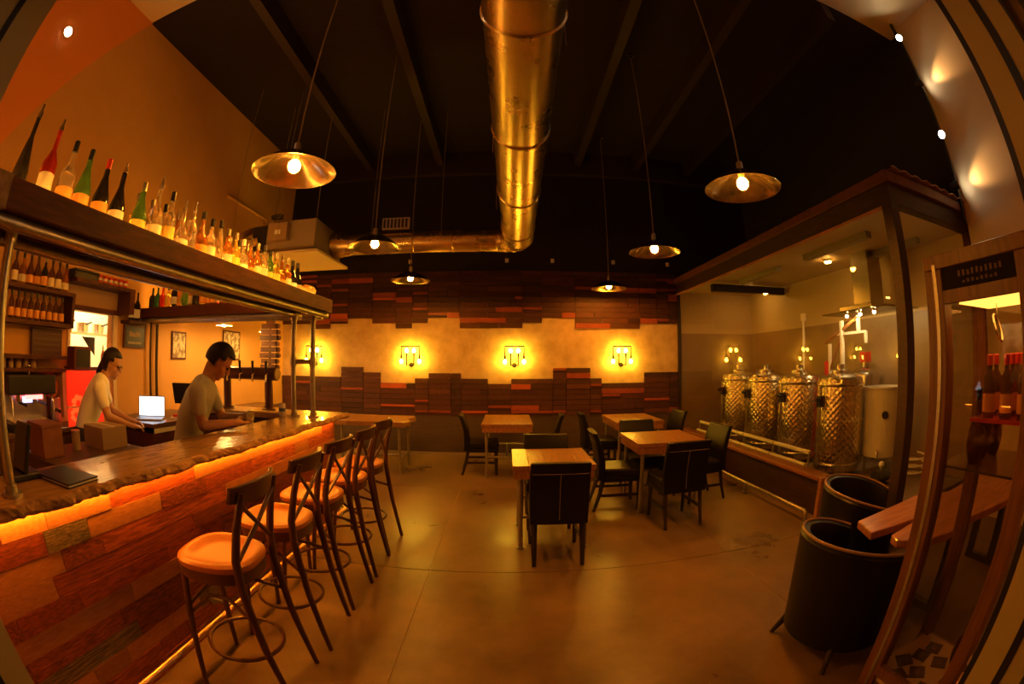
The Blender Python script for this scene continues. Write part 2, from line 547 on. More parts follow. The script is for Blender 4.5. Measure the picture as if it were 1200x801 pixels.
pan = [0.07, 1.12, 2.55, 3.95, YB - GY - .08]
for i in range(4):
    B('pane', GLASS, 0.004, .014, pan[i] + .004, pan[i + 1] - .004, .05 if i == 0 else .425, 2.835, gw)
B('pane', GLASS, .08, XR - GX - .09, .004, .014, .05, 2.835, gw)
# wavy edge of the roof sheet over the near side
rs = MB()
N_ = 60
for k in range(N_):
    x0, x1 = (XR - GX) * k / N_, (XR - GX) * (k + 1) / N_
    za, zb = .012 * math.sin(k * .9), .012 * math.sin((k + 1) * .9)
    rs.add([(x0, -.14, .0 + za), (x1, -.14, zb), (x1, .5, zb), (x0, .5, za), (x0, -.14, .012 + za), (x1, -.14, .012 + zb), (x1, .5, .012 + zb), (x0, .5, .012 + za)],
           [(0, 3, 2, 1), (4, 5, 6, 7), (0, 1, 5, 4), (2, 3, 7, 6)])
o = rs.build('roof_sheet', mat('rusty_sheet', (.20, .09, .045), .55, c2=(.3, .15, .08), scale=9), gw)
o.location = (0, 0, 3.14)
# plinth and ledge
pl = thing('plinth_ledge', 'plinth with its face coloured dark for shade and a red-brown wooden ledge along the foot of the glass', 'ledge', (GX, 3.46, 0))
B('ledge_board', mat('ledge_wood', (.22, .075, .03), .35, c2=(.30, .11, .045), scale=5, stretch=(6, 1, 4)), -.04, .17, 0, YB - 3.46 - .02, .385, .42, pl, bevel=.005)
B('face_board', EBON_SHADE, -.005, .165, .02, YB - 3.46, 0, .385, pl)  # near-black colour carries the shade on the plinth face
B('end_board', TABLE, -.03, .06, -.05, 0, 0, .42, pl)
# floor pipe before the plinth
fp = thing('floor_pipe_rail', 'galvanised pipe rail running low along the plinth of the glass room', 'pipe rail', (2.87, 3.34, 0))
MB().tube([(0, 0, .03), (0, 0, .10), (0, .03, .13), (0, 4.2, .13)], .022, 10).build('pipe', GALV, fp)
for y in (0, 1.3, 2.6, 3.9):
    MB().cyl((0, y, 0), (0, y, .13), .016).cyl((0, y, 0), (0, y, .012), .045).build('stand', GALV, fp)
# dimpled tanks
DIMP, N, L, b = nt('dimpled_steel')
b.inputs['Base Color'].default_value = (.66, .55, .36, 1)
b.inputs['Metallic'].default_value = 1
b.inputs['Roughness'].default_value = .27
tc = N.new('ShaderNodeTexCoord')
mp = N.new('ShaderNodeMapping')
L.new(tc.outputs['UV'], mp.inputs[0])
vo = N.new('ShaderNodeTexVoronoi')
vo.inputs['Randomness'].default_value = 0
vo.inputs['Scale'].default_value = 1
mp.inputs['Rotation'].default_value = (0, 0, PI / 4)
L.new(mp.outputs[0], vo.inputs['Vector'])
bp = N.new('ShaderNodeBump')
bp.inputs['Strength'].default_value = .7
bp.inputs['Distance'].default_value = .012
L.new(vo.outputs['Distance'], bp.inputs['Height'])
L.new(bp.outputs[0], b.inputs['Normal'])
def uvcyl(o, s=1.0):
    me = o.data
    uv = me.uv_layers.new(name='UVMap')
    for p in me.polygons:
        a0 = None
        for li in p.loop_indices:
            v = me.vertices[me.loops[li].vertex_index].co
            a = math.atan2(v.y, v.x)
            if a0 is None:
                a0 = a
            while a - a0 > PI:
                a -= 2 * PI
            while a - a0 < -PI:
                a += 2 * PI
            uv.data[li].uv = (a * .3 / .05 * s, v.z / .05 * s)
tk = thing('brewing_tank', 'dimpled stainless tank beside the white tub behind the glass', 'tank', (3.75, 3.9, .3), 0, 'row of brewing tanks')
o = MB().lathe([(.29, .06), (.30, .08), (.30, 1.06), (.29, 1.08)], 40).build('shell', DIMP, tk)
uvcyl(o)
MB().lathe([(.305, 1.0), (.31, 1.01), (.31, 1.03), (.305, 1.04)], 32).build('band', STEEL, tk)
MB().lathe([(.305, .10), (.31, .11), (.31, .14), (.305, .15)], 32).build('band', STEEL, tk)
MB().lathe([(.29, 1.08), (.28, 1.10), (.12, 1.14), (.12, 1.17), (.05, 1.19), (.05, 1.24), (0, 1.25)], 28).build('lid', STEEL, tk)
MB().tube([(-.32, 0, .12), (-.34, 0, .16), (-.34, 0, .9), (-.34, 0, .98), (-.31, 0, 1.0)], .016, 8).build('drain_pipe', GALV, tk)
MB().box(-.37, -.31, -.035, .035, .78, .9).cyl((-.36, 0, .86), (-.42, 0, .86), .02).build('valve', BLACKM, tk)
for k in range(3):
    a = 2 * PI * k / 3
    MB().cyl((.24 * math.cos(a), .24 * math.sin(a), 0), (.24 * math.cos(a), .24 * math.sin(a), .08), .02).build('foot', STEEL, tk)
dup(tk, (3.75, 4.75, .3), .1, 'second dimpled stainless tank along from the white tub behind the glass')
dup(tk, (3.75, 5.6, .3), -.1, 'third dimpled stainless tank along from the white tub behind the glass')
dup(tk, (3.75, 6.45, .3), .05, 'dimpled stainless tank nearest the back wall of the glass room')
# pale pipe rail at the foot of the tanks
fr = thing('tank_rail', 'pale double pipe rail lying along the feet of the brewing tanks', 'pipe rail', (3.32, 4.0, .3))
for (x, z) in ((0, .12), (.05, .26)):
    for k in range(4):
        MB().tube([(x, k * .8, z), (x, k * .8 + .77, z)], .025, 10).build('pipe', WHITEP, fr)
for k in range(5):
    MB().cyl((.02, k * .79, 0), (.05, k * .79, .27), .012).build('stand', GALV, fr)
# white tub, pot, hoist, hood
tb = thing('mash_tub', 'round white tub on short legs beside the dimpled tanks', 'tub', (4.2, 3.55, .3))
MB().lathe([(.22, .2), (.25, .95), (.265, .96), (.265, .98), (.245, .98), (.215, .22), (0, .22)], 32).build('shell', WHITEP, tb)
for k in range(3):
    a = 2 * PI * k / 3
    MB().cyl((.18 * math.cos(a), .18 * math.sin(a), 0), (.18 * math.cos(a), .18 * math.sin(a), .22), .02).build('leg', STEEL, tb)
MB().cyl((-.155, -.19, .68), (-.165, -.2, .68), .045).build('dial', BLACKM, tb)
MB().tube([(-.2, -.14, .28), (-.28, -.2, .28), (-.3, -.22, .22)], .02, 8).build('tap', STEEL, tb)
kt = thing('steel_kettle', 'round stainless kettle with a dark lid behind the white tub', 'kettle', (4.5, 4.15, .3))
MB().lathe([(.2, .55), (.22, .57), (.22, 1.08), (.2, 1.12)], 28).build('shell', STEEL, kt)
MB().lathe([(.2, 1.12), (.14, 1.17), (.05, 1.19), (.05, 1.25), (0, 1.27)], 24).build('lid', STEEL, kt)
MB().box(-.06, .06, -.06, .06, 1.25, 1.38).build('motor', REDP, kt)
for k in range(4):
    a = 2 * PI * k / 4 + .7
    MB().cyl((.18 * math.cos(a), .18 * math.sin(a), 0), (.18 * math.cos(a), .18 * math.sin(a), .58), .02).build('leg', STEEL, kt)
ho = thing('hoist_frame', 'white hoist frame with a yellowish arm rising behind the tanks', 'hoist', (4.22, 4.35, .3))
MB().box(-.025, .025, -.025, .025, 0, 1.78).build('post', WHITEP, ho, bevel=.004)
MB().box(-.02, .02, .25, .29, 0, 1.5).build('post', WHITEP, ho)
MB().tube([(0, .36, 1.52), (0, -.35, 1.80)], .025, 8).build('arm', TABLE, ho)
MB().tube([(0, .27, 1.15), (0, .0, 1.62)], .018, 8).build('brace', TABLE, ho)
MB().box(-.02, .02, -.36, -.32, 1.62, 1.82).box(-.015, .015, -.48, .1, 1.6, 1.63).box(-.015, .015, -.5, -.46, 1.48, 1.62).build('pulley_bar', WHITEP, ho)
pdl = tag(MB().box(-.03, .03, -.03, .03, 0, .3).cyl((0, 0, .3), (0, 0, .44), .03).build('fire_extinguisher', REDP), 'small red canister standing on a lid among the tanks', 'canister')
pdl.location = (3.95, 4.4, .3)
pdl.scale = (1, 1, 2.9)
ck = tag(MB().cyl((0, 0, 0), (0, -.06, 1.9), .022, .018).box(-.03, .03, -.09, -.03, 1.85, 1.95).build('mash_paddle', WHITEP), 'slim upright paddle leaning among the brewing tanks', 'paddle')
ck.location = (4.15, 5.2, .3)
hd = thing('range_hood', 'stainless chimney hood with a flat glass canopy and three small lamps', 'range hood', (4.3, 3.85, 2.12))
MB().box(-.14, .14, -.16, .16, .1, .74).build('chimney', STEEL, hd, smooth=False, bevel=.004)
MB().box(-.3, .3, -.3, .3, .04, .10).build('motor_box', STEEL, hd, smooth=False, bevel=.01)
MB().box(-.36, .36, -.6, .6, .02, .035).build('canopy', pane_glass('canopy_glass', (.75, .72, .6)), hd, smooth=False)
HB = emit('hood_lamp', (1, .66, .28), 260)
for y in (-.26, 0, .26):
    q = MB().lathe([(.022, 0), (.03, .02), (.03, .04)], 14, (-.2, y, 0)).build('lamp_cup', STEEL, hd)
    MB().ball((-.2, y, -.005), .02).build('bulb', HB, q)
bl = thing('bulkhead_light', 'small round bulkhead lamp lit on the ceiling beside the chimney hood', 'ceiling light', (4.05, 4.35, 2.86))
MB().lathe([(.06, 0), (.06, -.02), (.05, -.03)], 20).build('rim', STEEL, bl)
MB().lathe([(.05, -.02), (.045, -.045), (0, -.055)], 20).build('dome', emit('bulkhead', (1, .46, .09), 60), bl)
dup(bl, (4.3, 6.9, 2.86), 0, 'small round lamp added to brighten the brewing room over the furthest tank')  # second lamp, added to brighten the inside of the glass room
# under things: hoses, motor
hs = tag(MB().tube([(4.35 + .12 * math.cos(t * .5), 3.0 + .12 * math.sin(t * .5), .32 + .006 * t) for t in range(40)], .012, 6).build('coiled_hose', WHITEP), 'pale coiled hose lying on the brewing room floor', 'hose')
vp = thing('transfer_pump', 'small dark pump with a pale knob below the white tub', 'pump', (3.75, 3.1, .3))
MB().cyl((-.1, 0, .1), (.12, 0, .1), .07).build('motor', BLACKM, vp)
MB().box(-.1, .1, -.08, .08, 0, .03).build('base', IRON, vp)
MB().ball((0, 0, .22), .035).cyl((0, 0, .12), (0, 0, .22), .01).build('knob', WHITEP, vp)

# ================================================================== DUCT
du = thing('spiral_duct', 'large shiny round ventilation duct running overhead and bending left', 'duct', (0, 0, 3.3))
R0 = .205
ya = .3
segY = [.3, 1.62, 2.85, 4.1, 5.3, 5.72]
for i in range(5):
    a, b2 = segY[i], segY[i + 1]
    cx = lambda y: .05 + .1 * y / 6
    MB().tube([(cx(a), a, 0), (cx(b2), b2, 0)], R0, 40, cap=False).build('duct_section', DUCTM, du)
    MB().tube([(cx(b2), b2 - .012, 0), (cx(b2), b2, 0), (cx(b2), b2 + .012, 0)], [R0 + .002, R0 + .012, R0 + .002], 40, cap=False).build('seam_ring', DUCTM, du)
el = []
for k in range(9):
    a = PI / 2 * k / 8
    el.append((.15 - .28 + .28 * math.cos(a), 5.72 + .28 * math.sin(a), 0))
MB().tube(el, [R0 - .045 * k / 8 for k in range(9)], 40, cap=False).build('elbow', DUCTM, du)
for k in (2, 4, 6, 8):
    p = Vector(el[k])
    t = (Vector(el[min(k + 1, 8)]) - Vector(el[k - 1])).normalized()
    r = R0 - .045 * k / 8
    MB().tube([p - t * .008, p, p + t * .008], [r, r + .008, r], 32, cap=False).build('seam_ring', DUCTM, du)
prev = -.13
for x in (-.75, -1.3, -1.85, -2.25):
    MB().tube([(prev, 6.0, 0), (x, 6.0, 0)], .158, 36, cap=False).build('duct_section', DUCTM, du)
    MB().tube([(x + .01, 6.0, 0), (x, 6.0, 0), (x - .01, 6.0, 0)], [.158, .168, .158], 36, cap=False).build('seam_ring', DUCTM, du)
    prev = x
MB().tube([(-2.25, 6.0, 0), (-2.54, 6.0, 0)], [.158, .2], 30, cap=False).build('reducer', DUCTM, du)
for y in (1.9, 3.3, 4.7):
    for s in (-1, 1):
        MB().tube([(.1 + s * (R0 + .012), y, 0), (.1 + s * (R0 + .012), y, ZC - 3.3)], .004, 5).build('hanger_rod', CORD, du)
for x in (-.9, -1.9):
    MB().tube([(x, 5.83, 0), (x, 5.83, ZC - 3.3)], .004, 5).build('hanger_rod', CORD, du)
vg = thing('vent_grille', 'square slatted vent grille on top of the duct near the back wall', 'vent', (-1.55, 5.83, 3.47))
B('frame', GALV, -.2, .2, 0, .06, -.02, .15, vg)
for k in range(7):
    B('slat', BLACKM, -.18 + k * .053, -.15 + k * .053, -.012, 0, 0, .13, vg)
ac = thing('air_handler', 'boxy air handling unit with a flat pale underside hung over the bar end', 'air conditioner', (-3.0, 5.2, 3.06))
B('body', mat('ac_grey', (.30, .22, .14), .5), -.35, .45, .1, 1.1, .0, .46, ac, bevel=.01)
B('bottom_panel', CREAM, -.45, .55, 0.0, 1.2, -.035, 0, ac, bevel=.004)
B('control_box', KRAFT, -.25, .05, -.02, .1, .16, .40, ac)
B('control_plate', WHITEP, -.14, -.05, -.03, -.02, .24, .30, ac)
B('intake', BLACKM, -.6, -.35, .1, .5, .08, .42, ac)
MB().tube([(-.5, .1, .2), (-.7, 0, .15), (-.8, .1, .3), (-.9, .5, .5)], .06, 10).build('hose', OCHRE, ac)
MB().tube([(-.2 + .1 * math.cos(t), .1 + .06 * math.sin(t), .5 + .004 * t) for t in range(14)], .01, 6).build('cable_loop', BLACKM, ac)
for sx in (-.3, .4):
    MB().cyl((sx, .2, .46), (sx, .2, ZC - 3.02), .005).build('hanger_rod', CORD, ac)

# ================================================================== BAR
FX = -1.72
bc = thing('bar_counter', 'long bar counter clad in mixed reclaimed red-brown planks', 'bar counter', (FX, .3, 0))
B('body', DWOOD, -.28, -.022, 0, 3.86, 0, 1.035, bc)
B('end_panel', DWOOD, -.28, 0.0, 3.86, 3.88, 0, 1.035, bc)
B('body', DWOOD, -1.5, -.28, 3.46, 3.86, 0, 1.035, bc)
rh = 1.03 / 11
for r in range(11):
    y = -random.random() * .4
    last = -1
    while y < 3.86:
        ln = random.choice((.28, .42, .55, .7, .9, 1.1))
        y1 = min(y + ln, 3.86)
        if y1 > 0.02:
            k = random.choice((0, 0, 0, 1, 1, 1, 2, 2, 3)) if r < 10 else random.choice((2, 0, 2))
            d = random.random() * .006
            piece('plank', BPL[k], -.022, d, max(y, 0) + .0015, y1 - .0015, r * rh + .0012, (r + 1) * rh - .0012, bc)
        y = y1
LEDB = emit('bar_led', (1.0, .33, .02), 40)
B('led_strip', LEDB, .02, .034, .02, 3.8, 1.028, 1.034, bc)
# bar top, live edge
bt = thing('live_edge_counter', 'thick glossy wooden bar top with a rough live edge', 'bar top', (0, 0, 0))
nseg = 150
vs, fs = [], []
fe = []
for i in range(nseg + 1):
    y = .22 + (4.22 - .22) * i / nseg
    n_ = .012 * math.sin(y * 9.0) + .009 * math.sin(y * 23 + 1) + .010 * (random.random() - .5)
    fe.append((y, -1.575 + n_))
top = [(-2.03, .22)] + [(x - .02, y) for y, x in fe] + [(-3.2, 4.2), (-3.2, 3.78), (-2.03, 3.78)]
MB().prism(top, 1.052, 1.10).build('slab', BARTOP, bt, smooth=False)
lv = MB()
prof = [(-.02, 1.1005), (.0, 1.092), (.012, 1.072), (.004, 1.060), (-.02, 1.050), (-.06, 1.046)]
pv = []
for i, (y, x) in enumerate(fe):
    for j, (dx, z) in enumerate(prof):
        jx = 0 if j in (0, 5) else (random.random() - .5) * .012
        jz = 0 if j in (0, 5) else (random.random() - .5) * .008
        pv.append((x + dx + jx, y, z + jz))
k = len(prof)
pf = [(i * k + j, i * k + j + 1, (i + 1) * k + j + 1, (i + 1) * k + j) for i in range(nseg) for j in range(k - 1)]
pf += [tuple(range(k)), tuple(range(nseg * k, nseg * k + k))]
lv.add(pv, pf)
lv.build('live_edge', BARK, bt, smooth=False)
# foot rail
ft = thing('foot_rail', 'copper-coloured foot rail pipe along the base of the bar', 'foot rail', (-1.545, .35, 0))
MB().tube([(0, 0, .2), (0, 3.7, .2)], .02, 12).build('pipe', mat('copper_pipe', (.75, .40, .2), .28, metal=1), ft)
for y in (.3, 1.5, 2.7, 3.6):
    MB().cyl((0, y, .2), (-.16, y, .2), .013).cyl((-.165, y, .2), (-.155, y, .2), .035).build('bracket', GALV, ft)
# overhead shelf and its pipe frame
osf = thing('overhead_shelf', 'long thick dark wooden shelf full of bottles hung over the bar', 'shelf', (-1.8, .28, 2.05))
B('board', DWOOD, -.2, .2, 0, 3.55, 0, .115, osf, bevel=.006)
B('end_cap', mat('worn_wood', (.16, .10, .05), .6, c2=(.3, .2, .1), scale=20, bump=.3), -.2, .203, -.01, .26, -.002, .117, osf)
SLED = emit('shelf_led', (1.0, .42, .05), 60)
B('led_strip', SLED, -.198, -.188, .05, 3.5, .1155, .125, osf)
B('front_led', emit('front_led', (1.0, .42, .05), 24), .09, .10, .05, 3.5, .1155, .119, osf)
os2 = thing('overhead_shelf', 'shorter dark wooden bottle shelf reaching from the wall over the taps', 'shelf', (-3.1, 3.83, 2.05))
B('board', DWOOD, -1.15, 1.1, -.15, .15, 0, .11, os2, bevel=.006)
B('led_strip', SLED, -1.1, 1.0, .11, .125, .112, .118, os2)
pf_ = thing('pipe_rack', 'galvanised pipe frame with posts standing on the bar and rails under the shelf', 'pipe frame', (0, 0, 0))
def post(x, y):
    MB().tube([(x, y, 1.1), (x, y, 2.03)], .024, 14).build('post', GALV, pf_)
    MB().cyl((x, y, 1.1), (x, y, 1.112), .055, n=20).cyl((x, y, 1.1), (x, y, 1.14), .032).build('flange', GALV, pf_)
    MB().cyl((x, y, 1.97), (x, y, 2.045), .032).build('tee', GALV, pf_)
for (x, y) in ((-1.72, .645), (-1.755, 3.74), (-1.93, 3.68)):
    post(x, y)
MB().tube([(-1.93, 3.68, 1.6), (-1.755, 3.74, 1.6)], .022, 12).cyl((-1.93, 3.68, 1.56), (-1.93, 3.68, 1.64), .033).cyl((-1.755, 3.74, 1.56), (-1.755, 3.74, 1.64), .033).build('cross_pipe', GALV, pf_)
for x in (-1.65, -1.93):
    MB().tube([(x, .3, 2.022), (x, 3.8, 2.022)], .026, 14).build('rail', GALV, pf_)
    for y in (.62, 2.15, 3.3, 3.74):
        MB().cyl((x, y - .04, 2.022), (x, y + .04, 2.022), .0275).build('coupling', GALV, pf_)
MB().tube([(-4.2, 3.72, 2.022), (-1.93, 3.72, 2.022)], .024, 14).build('rail', GALV, pf_)
MB().tube([(-4.2, 3.94, 2.022), (-1.75, 3.94, 2.022)], .024, 14).build('rail', GALV, pf_)
for x in (-2.2, -2.75):
    MB().cyl((x - .04, 3.72, 2.022), (x + .04, 3.72, 2.022), .0275).build('coupling', GALV, pf_)

# ================================================================== BOTTLES
SH = {
    'tall': lambda h: [(.040, 0), (.043, .008), (.043, h * .55), (.030, h * .63), (.014, h * .74), (.0125, h * .95), (.015, h * .96), (.015, h)],
    'cone': lambda h: [(.047, 0), (.049, .01), (.043, h * .3), (.022, h * .62), (.013, h * .74), (.012, h)],
    'squat': lambda h: [(.044, 0), (.048, .01), (.048, h * .45), (.040, h * .58), (.016, h * .68), (.014, h)],
    'round': lambda h: [(.03, 0), (.042, .03), (.052, h * .25), (.045, h * .48), (.018, h * .64), (.014, h)],
    'slim': lambda h: [(.031, 0), (.034, .008), (.034, h * .66), (.014, h * .78), (.012, h)],
    'champ': lambda h: [(.045, 0), (.048, .01), (.048, h * .42), (.034, h * .56), (.017, h * .75), (.015, h)],
}
PROTO = {}
def bottle(shape, glass, lab, cap, h, loc, label, group):
    key = (shape, glass, lab, cap, h)
    if key in PROTO:
        return dup(PROTO[key], loc, random.random() * 0.6 - .3, label, group)
    t = thing('bottle', label, 'bottle', loc, 0, group)
    pr = SH[shape](h)
    MB().lathe(pr, 16).build('glass_body', GL[glass], t)
    r = max(p[0] for p in pr)
    if lab:
        z0, z1 = h * .10, h * (.40 if shape in ('tall', 'slim') else .33)
        rr = [q for q in pr]
        def rad(z):
            for a, b2 in zip(rr, rr[1:]):
                if a[1] <= z <= b2[1]:
                    f = (z - a[1]) / max(1e-6, b2[1] - a[1])
                    return a[0] + (b2[0] - a[0]) * f
            return r
        zs = [z0 + (z1 - z0) * i / 4 for i in range(5)]
        MB().lathe([(rad(z) + .0012, z) for z in zs], 16).build('paper_label', LABELS[lab], t)
    if cap == 'pour':
        MB().tube([(0, 0, h - .01), (0, 0, h + .015), (0, 0, h + .03), (.004, 0, h + .055)], [.015, .015, .008, .006], 8).build('pourer', STEEL, t)
    elif cap:
        m = {'black': BLACKP, 'red': REDP, 'gold': GALV, 'white': WHITEP}[cap]
        MB().lathe([(.0165, h * .86), (.0165, h + .006), (.012, h + .01)], 12).build('cap', m, t)
    PROTO[key] = t
    return t
MAIN = [.607, .756, .879, .988, 1.114, 1.233, 1.398, 1.526, 1.64]
first = [('cone', 'dark', None, 'pour', .34, 'black tapering bottle with a steel pourer at the door end of the shelf'),
         ('tall', 'red', 'cream', 'pour', .33, 'dark red bottle with pale label and long pourer on overhead shelf'),
         ('squat', 'clear', 'orange', 'black', .32, 'clear squat bottle with amber label and black cap on overhead shelf'),
         ('champ', 'green', 'orange', 'black', .32, 'green bottle with orange star-like label and black cap on overhead shelf'),
         ('champ', 'dark', 'orange', 'red', .32, 'dark bottle with a red foil neck on overhead shelf'),
         ('champ', 'dark', 'cream', 'pour', .30, 'dark green bottle with a big pale label and pourer on overhead shelf'),
         ('champ', 'green', 'yellow', 'gold', .30, 'green bottle with a yellow label and gold neck on overhead shelf'),
         ('squat', 'clear', 'cream', 'pour', .33, 'clear bottle with steel stopper next to the yellow-labelled green one'),
         ('tall', 'clear', 'yellow', 'black', .33, 'slim clear bottle with yellow label and black cap on overhead shelf')]
for y, (s, g_, l, c, h, lb) in zip(MAIN, first):
    bottle(s, g_, l, c, h, (-1.825, y * 1.065, 2.165), lb, 'bottles on the long overhead shelf')
kinds = [('round', 'clear', 'cream', 'pour', .27, 'round clear bottle with pale label and pourer on overhead shelf'),
         ('slim', 'clear', None, 'pour', .29, 'slim clear bottle without label and with pourer on overhead shelf'),
         ('round', 'amber', 'orange', 'black', .31, 'round-shouldered amber bottle with black neck on overhead shelf'),
         ('tall', 'clear', 'cream', 'black', .29, 'clear bottle with cream label and black cap on overhead shelf'),
         ('cone', 'clear', None, 'black', .31, 'cone-shaped clear bottle with black cap on overhead shelf'),
         ('tall', 'amber', 'cream', 'gold', .28, 'amber bottle with cream label and gold cap on overhead shelf'),
         ('squat', 'clear', 'white', 'white', .26, 'squat clear bottle with white label and white cap on overhead shelf'),
         ('tall', 'yellow', 'yellow', 'gold', .28, 'yellow liqueur bottle with gold cap on overhead shelf'),
         ('squat', 'amber', 'orange', 'pour', .25, 'squat amber bottle with orange label on overhead shelf'),
         ('slim', 'green', 'yellow', 'black', .27, 'slim green bottle with yellow label on overhead shelf'),
         ('champ', 'dark', 'white', 'black', .28, 'dark bottle with white label and black cap on overhead shelf')]
seq = [0, 1, 2, 3, 4, 5, 7, 6, 8, 5, 3, 9, 7, 8, 5, 10, 10]
Y = 1.87
for i, kd in enumerate(seq):
    s, g_, l, c, h, lb = kinds[kd]
    bottle(s, g_, l, c, h, (-1.823, Y, 2.165), lb, 'bottles on the long overhead shelf')
    Y += .101
# a second row behind, against the lit strip
Y = 1.55
for i in range(14):
    s, g_, l, c, h, lb = kinds[[5, 7, 3, 8, 6, 5, 7][i % 7]]
    bottle(s, g_, l, c, h, (-1.932, Y, 2.165), lb, 'bottles on the long overhead shelf')
    Y += .125
# lying flask at the shelf end
fk = thing('glass_demijohn', 'amber glass flask lying on its side below the air handling unit', 'bottle', (-1.76, 3.60, 2.222))
MB().lathe([(.02, -.17), (.025, -.1), (.05, -.06), (.055, .06), (.035, .09), (0, .095)], 18, (0, 0, 0), Matrix.Rotation(-PI / 2, 3, 'X')).build('glass_body', mat('pale_amber', (.75, .45, .14), .3, trans=.2), fk)
X2 = [-4.075, -3.933, -3.773, -3.651, -3.561, -3.474, -3.375, -3.293, -3.199, -3.133, -3.05, -2.97, -2.89, -2.80, -2.71]
K2 = [('squat', 'dark', None, None, .24, 'squat black bottle standing on the shorter shelf'),
      ('tall', 'teal', None, None, .24, 'teal bottle standing on the shorter shelf'),
      ('squat', 'red', None, None, .24, 'bright red bottle standing on the shorter shelf'),
      ('squat', 'yellow', None, 'black', .23, 'round yellow bottle with black stopper on the shorter shelf'),
      ('round', 'dark', 'white', None, .34, 'tall-necked black bottle with small pale label on the shorter shelf'),
      ('slim', 'amber', 'orange', None, .27, 'slim amber bottle with orange label on the shorter shelf'),
      ('round', 'green', None, 'black', .28, 'rounded green bottle on the shorter shelf'),
      ('slim', 'amber', 'cream', None, .27, 'slim amber bottle with cream label on the shorter shelf'),
      ('champ', 'dark', None, 'black', .28, 'big black bottle without label on the shorter shelf'),
      ('tall', 'yellow', 'orange', None, .27, 'yellow bottle with orange label on the shorter shelf'),
      ('slim', 'brown', 'orange', 'black', .24, 'small brown bottle with orange label on the shorter shelf'),
      ('slim', 'brown', 'orange', 'black', .24, 'small brown bottle with orange label on the shorter shelf'),
      ('slim', 'red', 'cream', 'gold', .24, 'small red bottle with cream label on the shorter shelf'),
      ('tall', 'amber', 'cream', 'gold', .24, 'small amber bottle with cream label on the shorter shelf'),
      ('slim', 'brown', 'orange', 'black', .24, 'small brown bottle with orange label on the shorter shelf')]
RAD = dict(tall=.043, cone=.049, squat=.048, round=.052, slim=.034, champ=.048)
x = -4.13
for (s, g_, l, c, h, lb) in K2:
    x += RAD[s] + .004
    xx = x
    x += RAD[s] + .004
    bottle(s, g_, l, c, h, (xx, 3.78, 2.16), lb, 'bottles on the shorter shelf')

# ================================================================== BACK BAR
ws = thing('wall_bottle_rack', 'two-tier dark bottle rack on the wall behind the espresso machine', 'shelf', (XL, 1.5, 1.55))
for z in (.0, .29, .58):
    B('board', DWOOD, .0, .24, 0, .98 if z > .1 else .9, z, z + .035, ws)
B('side_panel', DWOOD, 0, .24, .94, .98, .29, .58, ws)
for q_ in range(8):
    y = 1.67 + q_ * .1
    i = (q_ * 3 + q_ // 3) % 4
    s, g_, l, c, h, lb = [('tall', 'brown', 'cream', 'black', .28, 'wine bottle with cream label and black cap on the upper wall rack'),
                          ('tall', 'dark', 'orange', 'gold', .28, 'wine bottle with orange label and gold cap on the upper wall rack'),
                          ('champ', 'brown', 'orange', 'black', .29, 'broad brown bottle with orange label on the upper wall rack'),
                          ('squat', 'amber', 'cream', 'black', .27, 'squat amber bottle with cream label on the upper wall rack')][i]
    bottle(s, g_, l, c, h, (XL + .13, y, 2.165), lb, 'bottles on the upper wall rack')
for y in [1.67 + .086 * q_ for q_ in range(9)]:
    bottle('slim', 'brown', 'orange', 'black', .235, (XL + .13, y, 1.875), 'brown beer bottle in the row on the lower wall rack', 'beer bottles on the lower wall rack')
cbx = thing('wall_cabinet', 'wooden box shelf over the kitchen hatch carrying red cups', 'shelf', (XL, 2.45, 2.1))
B('board', DWOOD, 0, .28, 0, .92, .18, .215, cbx)
B('side_panel', DWOOD, 0, .28, .84, .92, -.05, .18, cbx)
B('back_panel', KRAFT, 0, .02, 0, .84, -.02, .18, cbx)
bb = thing('black_box', 'long black box on the shelf beside the red cups', 'box', (XL + .15, 2.62, 2.315))
B('body', BLACKP, -.08, .08, -.18, .18, 0, .075, bb, bevel=.008)
B('lid', BLACKP, -.083, .083, -.183, .183, .076, .096, bb, bevel=.004)
cp = thing('red_cup', 'red and white paper cup in the row over the kitchen hatch', 'cup', (XL + .17, 2.86, 2.315), 0, 'red cups over the hatch')
MB().lathe([(.024, 0), (.034, .085), (.036, .09)], 14).build('cup_body', REDP, cp)
MB().lathe([(.0275, .03), (.0312, .06)], 14).build('stripe', WHITEP, cp)
for k in range(1, 6):
    dup(cp, (XL + .17, 2.86 + .083 * k, 2.315))
for k, y in enumerate((3.47, 3.56)):
    bottle('tall', 'dark', 'white', None, .32, (XL + .12, y, 2.0), 'dark wine bottle with pale label on the bracket above the chalkboard', 'wine bottles above the chalkboard')
br = tag(B('bracket_shelf', DWOOD, XL, XL + .2, 3.38, 3.67, 1.965, 2.0), 'small dark shelf above the framed chalkboard', 'shelf')
chb = thing('chalkboard', 'dark framed board with pale lettering below the small shelf', 'picture', (XL, 3.62, 1.7))
B('frame', DWOOD, 0, .03, -.19, .19, 0, .26, chb)
B('panel', BLACKM, .03, .034, -.165, .165, .025, .235, chb)
for i in range(9):
    B('lettering', CREAM, .034, .036, -.12 + i * .027, -.105 + i * .027, .05, .07 + .008 * (i % 2), chb)
for i in range(5):
    B('lettering', KRAFT, .034, .036, -.1 + i * .04, -.07 + i * .04, .13, .19 - .01 * (i % 3), chb)
